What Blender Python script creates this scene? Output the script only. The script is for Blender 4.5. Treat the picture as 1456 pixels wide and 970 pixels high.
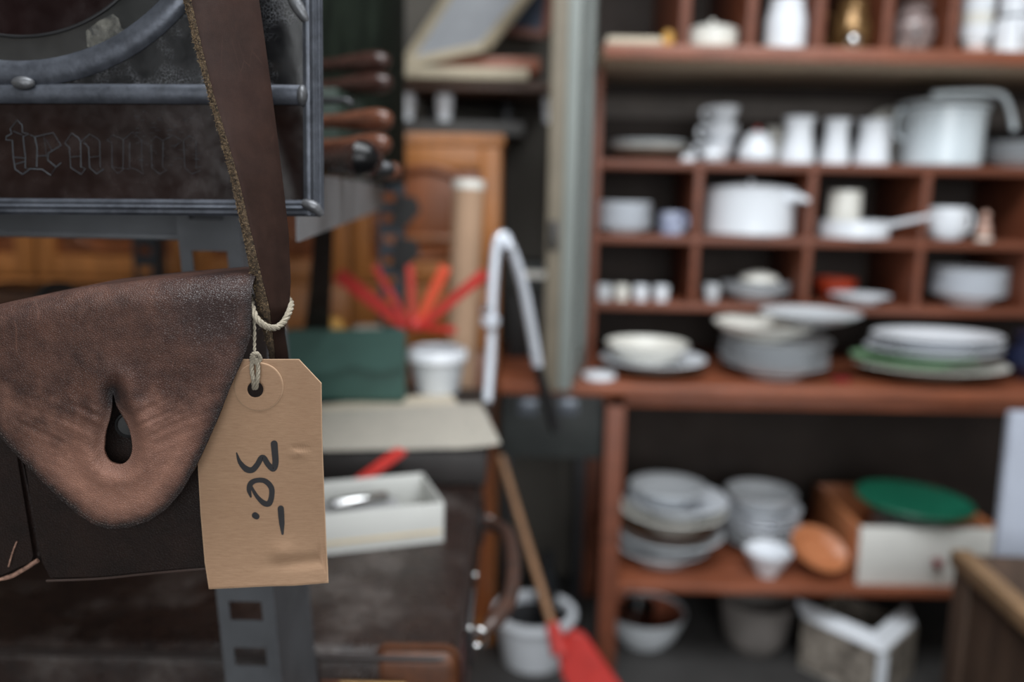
import bpy, bmesh, math, random
from mathutils import Vector, Matrix, noise
random.seed(7)
S = bpy.context.scene
COL = S.collection
for o in list(bpy.data.objects): bpy.data.objects.remove(o)

# ------------------------------------------------------------------ camera
W, H, F = 1456, 970, 1213.0
PITCH, ROLL = math.radians(9.8), math.radians(1.1)
CAM = Vector((0, 0, 1.15))
RC = Matrix.Rotation(math.radians(90) - PITCH, 3, 'X') @ Matrix.Rotation(ROLL, 3, 'Z')
cd = bpy.data.cameras.new('camera'); cam = bpy.data.objects.new('camera', cd); COL.objects.link(cam)
cd.sensor_width = 36; cd.lens = 36 * F / W; cd.clip_start = 0.02
cam.location = CAM; cam.rotation_euler = RC.to_euler()
cd.dof.use_dof = True; cd.dof.focus_distance = 0.457; cd.dof.aperture_fstop = 3.1
S.camera = cam
# ------------------------------------------------------------------ light
wd = bpy.data.worlds.new('world'); S.world = wd; wd.use_nodes = True
wd.node_tree.nodes['Background'].inputs[0].default_value = (0.55, 0.62, 0.75, 1)
wd.node_tree.nodes['Background'].inputs[1].default_value = 0.25
def area(name, loc, rot, sx, sy, e, col):
    l = bpy.data.lights.new(name, 'AREA'); l.shape = 'RECTANGLE'; l.size = sx; l.size_y = sy; l.energy = e; l.color = col
    o = bpy.data.objects.new(name, l); COL.objects.link(o); o.location = loc; o.rotation_euler = rot; return o
area('skylight_daylight', (0.25, 0.35, 2.66), (0, 0, 0), 1.7, 1.3, 72, (0.93, 0.97, 1.0))
area('shop_window_daylight', (0.5, -2.42, 1.6), (math.radians(90), 0, 0), 2.6, 1.7, 80, (0.95, 0.98, 1.0))
S.view_settings.view_transform = 'Standard'; S.view_settings.look = 'None'
S.view_settings.gamma = 1; S.view_settings.use_curve_mapping = False
S.view_settings.exposure = 0.0

# ------------------------------------------------------------------ helpers
def ray(px, py):
    return RC @ Vector(((px - W / 2) / F, -(py - H / 2) / F, -1))
def P(px, py, Y):                       # world point on the plane y = Y seen at that pixel
    d = ray(px, py); return CAM + d * (Y / d.y)
def PZ(px, py, z):                      # world point on the plane z
    d = ray(px, py); return CAM + d * ((z - CAM.z) / d.z)
def mpp(px, py, Y): return (P(px + 1, py, Y) - P(px, py, Y)).length
def lerp(a, b, t): return a + (b - a) * t
def interp(tab, x):
    if x <= tab[0][0]: return tab[0][1]
    for (a, b), (c, d) in zip(tab, tab[1:]):
        if x <= c: return b + (d - b) * (x - a) / (c - a)
    return tab[-1][1]

class NT:
    def __init__(s, name):
        s.m = bpy.data.materials.new(name); s.m.use_nodes = True; s.t = s.m.node_tree
        s.b = s.t.nodes['Principled BSDF']; s.tc = s.t.nodes.new('ShaderNodeTexCoord')
    def n(s, kind, **kw):
        nd = s.t.nodes.new('ShaderNode' + kind)
        for k, v in kw.items():
            if k.startswith('_'): setattr(nd, k[1:], v)
            else: s.put(nd.inputs[k.replace('__', ' ')], v)
        return nd
    def put(s, sock, v):
        if isinstance(v, bpy.types.NodeSocket): s.t.links.new(v, sock)
        else:
            if hasattr(sock.default_value, '__len__') and not isinstance(v, str) and len(sock.default_value) == 4 and len(v) == 3: v = (*v, 1)
            sock.default_value = v
    def noise(s, scale, detail=4, rough=.55, vec=None, dist=0):
        return s.n('TexNoise', Vector=vec or s.tc.outputs['Object'], Scale=scale, Detail=detail, Roughness=rough, Distortion=dist).outputs[0]
    def vec(s, sc):
        return s.n('Mapping', Vector=s.tc.outputs['Object'], Scale=sc).outputs[0]
    def ramp(s, fac, a, b, lo=0., hi=1.):
        return s.n('MapRange', Value=fac, From__Min=a, From__Max=b, To__Min=lo, To__Max=hi).outputs[0]
    def mix(s, fac, a, b, blend='MIX'):
        nd = s.n('Mix', _data_type='RGBA', _blend_type=blend); s.put(nd.inputs[0], fac); s.put(nd.inputs[6], a); s.put(nd.inputs[7], b); return nd.outputs[2]
    def math(s, op, a, b=0.):
        nd = s.n('Math', _operation=op); s.put(nd.inputs[0], a); s.put(nd.inputs[1], b); return nd.outputs[0]
    def attr(s, name): return s.n('Attribute', _attribute_name=name).outputs['Fac']
    def bump(s, h, strength=.3, dist=.001, normal=None):
        nd = s.n('Bump', Strength=strength, Distance=dist, Height=h)
        if normal: s.put(nd.inputs['Normal'], normal)
        return nd.outputs[0]
    def out(s, **kw):
        for k, v in kw.items(): s.put(s.b.inputs[k.replace('__', ' ')], v)
        return s.m
def rgb(r, g, b):                       # 8 bit sRGB to linear
    f = lambda c: c / 12.92 if c <= .04045 else ((c + .055) / 1.055) ** 2.4
    return (f(r / 255), f(g / 255), f(b / 255))
MC = {}
def mat(name, c, rough=.5, metal=0., var=.18, scale=18, bump=0., bscale=150, stretch=(1, 1, 1), c2=None, spec=.5, coat=0.):
    if name in MC: return MC[name]
    t = NT(name); v = t.vec(stretch)
    a = tuple(max(0, x * (1 - var)) for x in c); b = c2 or tuple(min(1, x * (1 + var)) for x in c)
    f = t.ramp(t.noise(scale, 5, .6, v), .3, .7)
    kw = dict(Base__Color=t.mix(f, a, b), Roughness=t.ramp(t.noise(scale * 2.3, 4, .6, v), .2, .8, max(.03, rough - .08), min(1, rough + .1)), Metallic=metal, Specular__IOR__Level=spec, Coat__Weight=coat)
    if bump: kw['Normal'] = t.bump(t.noise(bscale, 4, .6, v), bump, .002)
    MC[name] = t.out(**kw); return MC[name]

# --- object helpers
def mesh_of(bm, name, smooth=None):
    bmesh.ops.recalc_face_normals(bm, faces=bm.faces)
    me = bpy.data.meshes.new(name); bm.to_mesh(me); bm.free()
    if smooth is not None:
        for p in me.polygons: p.use_smooth = True
        me.set_sharp_from_angle(angle=math.radians(smooth))
    return me
def root(name, label, cat, loc=(0, 0, 0), group=None, rot=(0, 0, 0)):
    o = bpy.data.objects.new(name, None); COL.objects.link(o); o.empty_display_size = .02
    o.location = loc; o.rotation_euler = rot; o['label'] = label; o['category'] = cat
    if group: o['group'] = group
    return o
def part(name, bm, m, parent=None, smooth=40, label=None, world=False, kind=None):
    me = mesh_of(bm, name, smooth) if isinstance(bm, bmesh.types.BMesh) else bm
    if world and parent is not None:
        p = parent; off = Vector((0, 0, 0))
        while p is not None: off += p.location; p = p.parent
        me.transform(Matrix.Translation(-off))
    if m and not me.materials: me.materials.append(m)
    o = bpy.data.objects.new(name, me); COL.objects.link(o); o.parent = parent
    if label: o['label'] = label
    if kind: o['kind'] = kind
    return o
def single(name, bm, m, label, cat, loc=(0, 0, 0), group=None, smooth=40, rot=(0, 0, 0), world=False):
    me = mesh_of(bm, name, smooth) if isinstance(bm, bmesh.types.BMesh) else bm
    if world: me.transform(Matrix.Translation(-Vector(loc)))
    if not me.materials: me.materials.append(m)
    o = bpy.data.objects.new(name, me); COL.objects.link(o); o.location = loc; o.rotation_euler = rot
    o['label'] = label; o['category'] = cat
    if group: o['group'] = group
    return o
def struct(name, bm, m, smooth=30):
    o = part(name, bm, m, None, smooth); o['kind'] = 'structure'; return o
def B(): return bmesh.new()
def box(bm, x0, x1, y0, y1, z0, z1, bev=0., seg=2):
    r = bmesh.ops.create_cube(bm, size=1, matrix=Matrix.Translation(((x0 + x1) / 2, (y0 + y1) / 2, (z0 + z1) / 2)) @ Matrix.Diagonal((abs(x1 - x0), abs(y1 - y0), abs(z1 - z0), 1)))
    if bev:
        es = set(e for v in r['verts'] for e in v.link_edges)
        bmesh.ops.bevel(bm, geom=list(es), offset=bev, segments=seg, affect='EDGES', profile=.5)
    return bm
def bx(x0, x1, y0, y1, z0, z1, bev=.002, seg=2): return box(B(), x0, x1, y0, y1, z0, z1, bev, seg)
def frames(pts):
    T = []
    for i in range(len(pts)):
        a = pts[max(0, i - 1)]; b = pts[min(len(pts) - 1, i + 1)]; T.append((b - a).normalized())
    u = T[0].orthogonal().normalized(); out = []
    for t in T:
        u = (u - t * u.dot(t)).normalized(); out.append((t, u, t.cross(u)))
    return out
def smooth_path(pts, n=6):
    pts = [Vector(p) for p in pts]
    q = [pts[0] * 2 - pts[1]] + pts + [pts[-1] * 2 - pts[-2]]; out = []
    for i in range(1, len(q) - 2):
        for k in range(n):
            t = k / n; a, b, c, d = q[i - 1], q[i], q[i + 1], q[i + 2]
            out.append(.5 * ((2 * b) + (c - a) * t + (2 * a - 5 * b + 4 * c - d) * t * t + (3 * b - a - 3 * c + d) * t ** 3))
    out.append(pts[-1]); return out
def tube(bm, pts, r, seg=10, caps=True, flat=1.0, up=None):
    pts = [Vector(p) for p in pts]; n = len(pts)
    rs = r if isinstance(r, (list, tuple)) else [r] * n
    rings = []
    for (p, (t, u, v), rr) in zip(pts, frames(pts), rs):
        if up is not None:
            v = t.cross(Vector(up)).normalized(); u = v.cross(t)
        rings.append([bm.verts.new(p + (u * math.cos(2 * math.pi * k / seg) * flat + v * math.sin(2 * math.pi * k / seg)) * rr) for k in range(seg)])
    for a, b in zip(rings, rings[1:]):
        for k in range(seg): bm.faces.new((a[k], a[(k + 1) % seg], b[(k + 1) % seg], b[k]))
    if caps: bm.faces.new(rings[0][::-1]); bm.faces.new(rings[-1])
    return bm
def lathe(bm, prof, seg=44, center=(0, 0, 0), sx=1., sy=1.):
    c = Vector(center); rings = []
    for r, z in prof:
        if r < 1e-6: rings.append([bm.verts.new(c + Vector((0, 0, z)))])
        else: rings.append([bm.verts.new(c + Vector((r * sx * math.cos(2 * math.pi * k / seg), r * sy * math.sin(2 * math.pi * k / seg), z))) for k in range(seg)])
    for a, b in zip(rings, rings[1:]):
        if len(a) == 1 and len(b) == 1: continue
        for k in range(seg):
            k2 = (k + 1) % seg
            if len(a) == 1: bm.faces.new((a[0], b[k], b[k2]))
            elif len(b) == 1: bm.faces.new((a[k], a[k2], b[0]))
            else: bm.faces.new((a[k], a[k2], b[k2], b[k]))
    return bm
def prism(bm, poly, depth, bev=0.):      # poly: list of world points (a flat outline), extruded along the vector depth
    d = Vector(depth); a = [bm.verts.new(p) for p in poly]; b = [bm.verts.new(Vector(p) + d) for p in poly]
    fs = [bm.faces.new(a), bm.faces.new(b[::-1])]
    for i in range(len(a)): j = (i + 1) % len(a); bm.faces.new((a[j], a[i], b[i], b[j]))
    if bev: bmesh.ops.bevel(bm, geom=list({e for v in a + b for e in v.link_edges}), offset=bev, segments=3, affect='EDGES')
    return bm
def beam(bm, a, b, w, h, bev=.001):      # a squared bar from a to b
    a, b = Vector(a), Vector(b); t = (b - a).normalized(); up = Vector((0, 0, 1)) if abs(t.z) < .9 else Vector((0, 1, 0))
    s = t.cross(up).normalized(); u = s.cross(t); poly = [a + s * w / 2 * i + u * h / 2 * j for i, j in ((-1, -1), (1, -1), (1, 1), (-1, 1))]
    return prism(bm, poly, b - a, bev)
def seg_dist(p, a, b):
    ab = (b[0] - a[0], b[1] - a[1]); t = max(0, min(1, ((p[0] - a[0]) * ab[0] + (p[1] - a[1]) * ab[1]) / (ab[0] ** 2 + ab[1] ** 2 + 1e-9)))
    return math.hypot(p[0] - a[0] - ab[0] * t, p[1] - a[1] - ab[1] * t)
def poly_dist(p, poly): return min(seg_dist(p, poly[i], poly[(i + 1) % len(poly)]) for i in range(len(poly)))
def ray_poly(c, ang, poly):
    dx, dy = math.cos(ang), math.sin(ang); best = 0
    for i in range(len(poly)):
        (x1, y1), (x2, y2) = poly[i], poly[(i + 1) % len(poly)]
        ex, ey = x2 - x1, y2 - y1; den = dx * ey - dy * ex
        if abs(den) < 1e-9: continue
        t = ((x1 - c[0]) * ey - (y1 - c[1]) * ex) / den; u = ((x1 - c[0]) * dy - (y1 - c[1]) * dx) / den
        if t > 0 and -1e-6 <= u <= 1 + 1e-6: best = max(best, t)
    return (c[0] + dx * best, c[1] + dy * best)
def round_poly(poly, n=5):               # closed Catmull-Rom in 2D
    out = []; m = len(poly)
    for i in range(m):
        a, b, c, d = (Vector(poly[(i + k - 1) % m]) for k in range(4))
        for k in range(n):
            t = k / n; out.append(tuple(.5 * ((2 * b) + (c - a) * t + (2 * a - 5 * b + 4 * c - d) * t * t + (3 * b - a - 3 * c + d) * t ** 3)))
    return out
def sheet(name, c, hole, outline, fn, K, M, thick, m, parent, corners=True, label=None):
    """a sheet with a hole: rings between the hole's and the sheet's outline, each point put in space by fn(u, v)"""
    an = [2 * math.pi * k / M for k in range(M)]
    if corners: an += [math.atan2(p[1] - c[1], p[0] - c[0]) % (2 * math.pi) for p in outline]
    an = sorted(set(round(a, 5) for a in an)); M = len(an)
    uv = []
    for k in range(K + 1):
        t = k / K; row = []
        for a in an:
            i = ray_poly(c, a, hole); o = ray_poly(c, a, outline); row.append((lerp(i[0], o[0], t), lerp(i[1], o[1], t)))
        uv.append(row)
    bm = B(); le = bm.verts.layers.float.new('edge'); lh = bm.verts.layers.float.new('hole'); V = []
    for k, row in enumerate(uv):
        V.append([])
        for p in row:
            v = bm.verts.new(fn(*p)); v[le] = poly_dist(p, outline); v[lh] = poly_dist(p, hole); V[-1].append(v)
    for a, b in zip(V, V[1:]):
        for j in range(M):
            j2 = (j + 1) % M; bm.faces.new((a[j], b[j], b[j2], a[j2]))
    bmesh.ops.recalc_face_normals(bm, faces=bm.faces); bm.faces.ensure_lookup_table()
    big = max(bm.faces, key=lambda f: f.calc_area())
    if sum(f.normal.y * f.calc_area() for f in bm.faces) > 0: bmesh.ops.reverse_faces(bm, faces=bm.faces)
    me = bpy.data.meshes.new(name); bm.to_mesh(me); bm.free()
    for p in me.polygons: p.use_smooth = True
    q, off = parent, Vector((0, 0, 0))
    while q is not None: off += q.location; q = q.parent
    me.transform(Matrix.Translation(-off)); me.materials.append(m)
    o = bpy.data.objects.new(name, me); COL.objects.link(o); o.parent = parent
    s = o.modifiers.new('thickness', 'SOLIDIFY'); s.thickness = thick; s.offset = -1
    if label: o['label'] = label
    return o

# ------------------------------------------------------------------ materials
redwood = mat('red_brown_paint', rgb(112, 62, 42), .5, var=.2, scale=6, bump=.15, bscale=60, stretch=(1, 6, 6))
redwood_worn = mat('red_brown_worn', rgb(132, 75, 51), .42, var=.25, scale=9, bump=.2, bscale=50, stretch=(1, 3, 3))
dark_back = mat('dark_cabinet_back', rgb(44, 35, 30), .8, var=.25, scale=5)
under_wood = mat('bounce_paled_underside', rgb(196, 174, 148), .7, var=.12, scale=5, stretch=(1, 8, 8))  # wood tone paled to stand in for light bounced under the top shelf
white = mat('white_china', rgb(232, 236, 242), .22, var=.03, scale=6)
white2 = mat('cream_china', rgb(226, 224, 216), .25, var=.05, scale=7)
enamel = mat('blueish_enamel', rgb(214, 224, 230), .25, var=.03, scale=5)
greychina = mat('grey_china', rgb(200, 204, 208), .3, var=.05, scale=6)
browncl = mat('brown_stoneware', rgb(104, 76, 58), .35, var=.2)
bluech = mat('blue_china', rgb(120, 130, 172), .3, var=.3, scale=40, c2=rgb(190, 196, 214))
greenrim = mat('pale_green_glaze', rgb(150, 190, 150), .3, var=.1)
floor_m = mat('concrete', rgb(60, 58, 57), .75, var=.25, scale=6, bump=.2, bscale=30)
wall_m = mat('old_plaster', rgb(92, 88, 82), .9, var=.15, scale=2, bump=.1, bscale=20)
ceil_m = mat('ceiling_plaster', rgb(150, 148, 142), .9, var=.08, scale=2)
steel = mat('grey_painted_steel', rgb(66, 67, 70), .5, .25, var=.22, scale=9, bump=.15, bscale=80, c2=rgb(84, 86, 90))
steel_d = mat('dark_blue_steel', rgb(58, 66, 74), .5, .3, var=.2, scale=9)
orange_w = mat('varnished_pine', rgb(168, 106, 52), .4, var=.25, scale=5, stretch=(8, 1, 1), bump=.05)
orange_d = mat('reddish_carved_wood', rgb(126, 70, 36), .38, var=.3, scale=5, stretch=(6, 1, 1), bump=.05)
brownwood = mat('dark_brown_wood', rgb(72, 50, 38), .5, var=.35, scale=8, stretch=(1, 1, 8), bump=.2, bscale=40)
tool_w = mat('polished_handle_wood', rgb(90, 54, 39), .28, var=.35, scale=25, stretch=(.3, 3, 3))
tool_d = mat('dark_handle_wood', rgb(52, 32, 27), .25, var=.35, scale=25, stretch=(.3, 3, 3))
black_gloss = mat('black_gloss', rgb(12, 12, 14), .28, var=.1, spec=.3)
black = mat('matt_black', rgb(24, 23, 23), .6, var=.2)
chrome = mat('chrome', rgb(225, 230, 240), .2, .35, var=.03)
darkmetal = mat('dark_iron', rgb(60, 60, 62), .4, .7, var=.2)
red_p = mat('red_plastic', rgb(184, 50, 44), .4, var=.12)
red_o = mat('orange_red_plastic', rgb(208, 78, 48), .35, var=.12)
beige_card = mat('kraft_roll', rgb(172, 140, 114), .75, var=.07, scale=10)
paper_m = mat('aged_paper', rgb(200, 188, 168), .8, var=.05, scale=7)
carton = mat('grey_white_carton', rgb(196, 196, 192), .75, var=.05, scale=9)
greenlea = mat('green_leathercloth', rgb(50, 82, 75), .55, var=.15, scale=14, bump=.15, bscale=300)
greencl = mat('dark_green_card', rgb(24, 40, 31), .6, var=.3, scale=14)
green_pl = mat('green_plastic', rgb(30, 104, 80), .3, var=.08)
saddle = mat('tan_wood', rgb(188, 120, 80), .35, var=.14, scale=9, stretch=(1, 5, 1))
whitepaint = mat('white_gloss_paint', rgb(222, 220, 214), .4, var=.03)
palepaint = mat('pale_grey_green_paint', rgb(128, 134, 130), .5, var=.1, scale=8, stretch=(3, 3, .5), bump=.1)
paleblue = mat('pale_blue_paint', rgb(176, 182, 196), .5, var=.05)
beigepaint = mat('beige_paint', rgb(118, 109, 94), .55, var=.15, scale=9)
framewood = mat('limed_frame_wood', rgb(168, 156, 134), .55, var=.2, scale=9)
gold = mat('brass_brown', rgb(128, 98, 62), .25, .6, var=.25)
silver = mat('silver', rgb(210, 210, 210), .12, 1, var=.03)
navy = mat('navy_enamel', rgb(32, 38, 62), .25, var=.1)
yellow = mat('ochre', rgb(200, 150, 70), .5, var=.2)
chest_m = mat('dark_green_grey_paint', rgb(44, 47, 46), .5, var=.2)

def glass_mat(name, c, alpha, rough=.12, scratch=None):
    t = NT(name); cc = c
    if scratch:
        nd = t.n('TexNoise', Vector=t.tc.outputs['Object'], Scale=140., Detail=4.).outputs['Color']; wv = t.n('VectorMath', _operation='MULTIPLY_ADD'); t.put(wv.inputs[0], nd); wv.inputs[1].default_value = (.006, .006, .006); t.put(wv.inputs[2], t.tc.outputs['Object'])
        v = t.n('TexVoronoi', Vector=wv.outputs[0], Scale=scratch[0], _feature='DISTANCE_TO_EDGE').outputs[0]
        f = t.math('MULTIPLY', t.ramp(v, 0.0, .05, 1, 0), t.ramp(t.noise(scratch[2], 3), .46, .6))
        cc = t.mix(t.math('MULTIPLY', f, scratch[1]), c, rgb(150, 152, 158))
    else: cc = t.mix(t.ramp(t.noise(30, 5), .35, .7), c, tuple(x * 1.8 for x in c))
    return t.out(Base__Color=cc, Roughness=t.ramp(t.noise(60, 4), .3, .7, rough, rough + .15), Alpha=alpha, Normal=t.bump(t.noise(90, 3), .15, .001), Specular__IOR__Level=.5)
pane = glass_mat('window_pane', rgb(70, 74, 78), .35, .08)

# ------------------------------------------------------------------ the room
XL, XR, YF, YB, ZC = -2.2, 2.4, -2.5, 2.46, 2.7
struct('floor', bx(XL, XR, YF, YB, -.1, 0, 0), floor_m)
struct('wall_back', bx(XL, XR, YB, YB + .1, 0, ZC, 0), wall_m)
side_m = mat('limewash', rgb(168, 164, 156), .9, var=.08, scale=2)
struct('wall_left', bx(XL - .1, XL, YF, YB, 0, ZC, 0), side_m)
struct('wall_right', bx(XR, XR + .1, YF, YB, 0, ZC, 0), side_m)
b = B()
for a in ((XL, -.85, 0, ZC), (1.85, XR, 0, ZC), (-.85, 1.85, 0, .7), (-.85, 1.85, 2.5, ZC)): box(b, a[0], a[1], YF - .1, YF, a[2], a[3])
struct('wall_front', b, wall_m)
b = B()
for a in ((XL, -.65, YF, YB), (1.15, XR, YF, YB), (-.65, 1.15, YF, -.35), (-.65, 1.15, 1.05, YB)): box(b, *a, ZC, ZC + .1)
struct('ceiling', b, ceil_m)
def window(name, x0, x1, a0, a1, flat):
    r = bpy.data.objects.new(name, None); COL.objects.link(r); r['kind'] = 'structure'
    def bb(u0, u1, v0, v1, d0, d1): return bx(u0, u1, v0, v1, ZC + d0, ZC + d1, 0) if flat else bx(u0, u1, YF - d1, YF - d0, v0, v1, 0)
    for k in range(2):
        for j in range(2):
            u0, u1 = lerp(x0, x1, k / 2), lerp(x0, x1, (k + 1) / 2); v0, v1 = lerp(a0, a1, j / 2), lerp(a0, a1, (j + 1) / 2)
            part('pane', bb(u0 + .02, u1 - .02, v0 + .02, v1 - .02, .045, .05), clear, r)
    b = [bb(x0, x1, a0, a0 + .05, .01, .09), bb(x0, x1, a1 - .05, a1, .01, .09), bb(x0, x0 + .05, a0 + .05, a1 - .05, .01, .09), bb(x1 - .05, x1, a0 + .05, a1 - .05, .01, .09)]
    for q in b: part('window_frame', q, whitepaint, r)
t = NT('clear_pane'); clear = t.out(Base__Color=(.8, .85, .9, 1), Roughness=.05, Alpha=.25)
window('window_1', -.85, 1.85, .7, 2.5, False)
window('window_2', -.65, 1.15, -.35, 1.05, True)

# ------------------------------------------------------------------ leather, lead, tag
def leather(name, c_dark, c_mid, c_light, grain=900, bump=.5, rough=.5, wear=True, edge=True, spec=.4):
    t = NT(name); o = t.tc.outputs['Object']
    n1 = t.ramp(t.noise(14, 6, .65), .35, .68); n2 = t.ramp(t.noise(60, 6, .7), .35, .75)
    col = t.mix(n1, c_dark, c_mid); col = t.mix(t.math('MULTIPLY', n2, .5), col, c_light)
    vor = t.n('TexVoronoi', Vector=t.n('Mapping', Vector=o, Scale=(1, 1, 1.25)).outputs[0], Scale=grain, _feature='DISTANCE_TO_EDGE').outputs[0]
    cre = t.ramp(vor, 0, .25)
    col = t.mix(t.math('MULTIPLY', t.math('SUBTRACT', 1, cre), .28), col, tuple(x * .45 for x in c_dark))
    h = t.math('ADD', t.math('MULTIPLY', cre, .7), t.math('MULTIPLY', t.noise(220, 6, .7), 1.2))
    scr = t.n('TexVoronoi', Vector=t.n('Mapping', Vector=o, Rotation=(0, .7, 0), Scale=(1, 1, .12)).outputs[0], Scale=110, _feature='DISTANCE_TO_EDGE').outputs[0]
    sf = t.math('MULTIPLY', t.ramp(scr, 0, .02, 1, 0), t.ramp(t.noise(40, 2), .58, .64))
    col = t.mix(t.math('MULTIPLY', sf, .35), col, c_light)
    r = t.ramp(t.noise(35, 5, .7), .3, .75, rough - .12, rough + .12)
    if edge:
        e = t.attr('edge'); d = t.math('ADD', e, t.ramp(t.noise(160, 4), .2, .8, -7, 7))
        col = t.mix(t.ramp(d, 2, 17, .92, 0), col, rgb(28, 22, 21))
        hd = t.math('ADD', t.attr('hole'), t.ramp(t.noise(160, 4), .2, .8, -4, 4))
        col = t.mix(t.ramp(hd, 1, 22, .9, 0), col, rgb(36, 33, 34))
    t.out(Base__Color=col, Roughness=r, Normal=t.bump(h, bump, .0006), Specular__IOR__Level=spec)
    return t
# ---- bag flap: object space is the bag's own frame, hole at the root
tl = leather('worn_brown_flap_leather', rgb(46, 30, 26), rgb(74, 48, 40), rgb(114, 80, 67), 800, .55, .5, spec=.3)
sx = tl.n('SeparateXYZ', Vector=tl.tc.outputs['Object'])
palef = tl.math('ADD', tl.ramp(sx.outputs[2], -.05, .055, 1, 0), tl.ramp(tl.noise(30, 4), .2, .8, -.25, .25))
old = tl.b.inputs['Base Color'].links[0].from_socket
# the flap gets paler towards its lower belly, away from the edge
mixn = tl.mix(tl.math('MULTIPLY', tl.ramp(palef, .2, .85, 0, .72), tl.ramp(tl.attr('edge'), 6, 34)), old, rgb(162, 118, 100))
# dark polish on the shoulder by the strap, rubbed smooth
dv_ = tl.n('VectorMath', _operation='DISTANCE'); tl.put(dv_.inputs[0], tl.tc.outputs['Object']); dv_.inputs[1].default_value = (.062, -.01, .078)
pol = tl.ramp(tl.math('ADD', dv_.outputs['Value'], tl.ramp(tl.noise(70, 5, .7), .2, .8, -.014, .014)), .012, .036, .8, 0)
mixn = tl.mix(pol, mixn, rgb(42, 33, 33))
r_old = tl.b.inputs['Roughness'].links[0].from_socket
rm = tl.n('Mix', _data_type='FLOAT'); tl.put(rm.inputs[0], pol); tl.put(rm.inputs[2], r_old); rm.inputs[3].default_value = .24
tl.put(tl.b.inputs['Roughness'], rm.outputs[0])
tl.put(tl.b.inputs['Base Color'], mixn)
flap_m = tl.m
body_m = leather('dark_pouch_leather', rgb(20, 13, 11), rgb(28, 19, 16), rgb(44, 29, 24), 700, .35, .6, edge=False, spec=.18).m
strap_m = leather('brown_strap_leather', rgb(36, 24, 20), rgb(44, 29, 25), rgb(62, 43, 36), 2200, .22, .62, edge=False, spec=.1).m
raw_m = mat('raw_leather_edge', rgb(44, 34, 27), .95, var=.5, scale=420, bump=1., bscale=1200, c2=rgb(118, 97, 74))
fibre_m = mat('leather_fibres', rgb(134, 112, 84), .9, var=.3, scale=300)
t = NT('lead_came')
lead = t.out(Base__Color=t.mix(t.ramp(t.noise(70, 6, .7), .35, .7), rgb(62, 65, 72), rgb(90, 94, 103)), Metallic=.55, Roughness=t.ramp(t.noise(90, 5), .3, .7, .32, .55), Normal=t.bump(t.noise(170, 5), .25, .001))
solder = mat('solder', rgb(92, 93, 96), .42, .5, var=.2, scale=120, bump=.3, bscale=200)

# ------------------------------------------------------------------ price-tagged leather pouch
Y0 = .447; s0 = Y0 / F; RR = .014
bag = root('leather_pouch', 'brown leather pouch with worn triangular flap and keyhole slit, tied with price tag', 'pouch', P(167, 625, .46))
vtop = [(-60, 446), (0, 432), (100, 412), (200, 401), (300, 393), (358, 391)]
outline = [(358, 300), (358, 440), (357, 478), (347, 508), (327, 552), (308, 600), (290, 640), (275, 670), (258, 700), (236, 725), (210, 742), (182, 751), (155, 753), (132, 746), (110, 732), (84, 710), (50, 676), (20, 645), (-5, 618), (-22, 585), (-32, 540), (-38, 490), (-40, 440), (-42, 300)]
outline = [(u, v + (interp(vtop, u) - 192 + 38) - 300 if v == 300 else v) for u, v in outline]
hole = round_poly([(160, 557), (165, 576), (174, 592), (184, 612), (188, 635), (185, 650), (176, 659), (165, 661), (154, 656), (148, 642), (149, 620), (155, 598), (159, 578)], 4)
def flap_fn(u, v):
    y = Y0 - .005 * (1 - ((u - 160) / 200) ** 2) + .004 * max(0, (v - 600) / 150)
    y += .0035 * max(0, (u - 300) / 58) ** 2
    dh = poly_dist((u, v), hole)
    y += .0032 * math.exp(-(dh / 13) ** 2) - .0018 * math.exp(-((dh - 24) / 16) ** 2)
    # creases running sideways from the slit
    a = math.exp(-((v - 595) / 42) ** 2) * (1 - math.exp(-(dh / 14) ** 2)) * max(.15, 1 - abs(u - 165) / 190)
    y += .0011 * a * noise.noise(Vector((u * .012, v * .11 + .05 * abs(u - 165), 3.1)))
    y += .0006 * noise.noise(Vector((u * .02, v * .02, 1.7))) + .00022 * noise.noise(Vector((u * .09, v * .09, 8)))
    y += .0009 * math.exp(-((u - 162) / 4.5) ** 2) * math.exp(-((v - 545) / 20) ** 2)
    vr = interp(vtop, u) + RR / s0
    if v >= vr: return P(u, v, y)
    L = (vr - v) * s0; b = P(u, vr, y); th = L / RR
    if th <= math.pi / 2: return b + Vector((0, RR * (1 - math.cos(th)), RR * math.sin(th)))
    return b + Vector((0, RR + L - RR * math.pi / 2, RR))
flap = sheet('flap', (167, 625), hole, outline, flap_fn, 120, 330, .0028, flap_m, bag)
# saddle stitches along the flap's edge
stn = B(); rim = [p for p in round_poly(outline[1:-1], 5) if p[1] > 500]
inn = []
for i in range(len(rim) - 1):
    (x0, y0), (x1, y1) = rim[i], rim[i + 1]; L = math.hypot(x1 - x0, y1 - y0)
    if L > 60: continue
    nx, ny = -(y1 - y0) / L, (x1 - x0) / L
    for k in range(max(1, int(L / 7))):
        t0 = (k + .5) / max(1, int(L / 7)); x, y = lerp(x0, x1, t0) + nx * 6, lerp(y0, y1, t0) + ny * 6
        q = flap_fn(x, y) + Vector((0, -.0001, 0)); d = Vector((x1 - x0, 0, -(y1 - y0))).normalized() * .0007
        tube(stn, [q - d, q, q + d], [.00015, .0003, .00015], 5)
part('stitching', stn, mat('dark_waxed_thread', rgb(58, 46, 40), .7), flap, world=True)
b = B(); lathe(b, [(0, -.004), (.0072, -.004), (.0076, -.001), (.0074, .0008), (.0066, .0012), (.0058, .0004), (0, .0008)], 32)
b.transform(Matrix.Translation(P(184, 604, .4585)) @ Matrix.Rotation(math.radians(90), 4, 'X') @ Matrix.Rotation(math.radians(18), 4, 'Y'))
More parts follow.
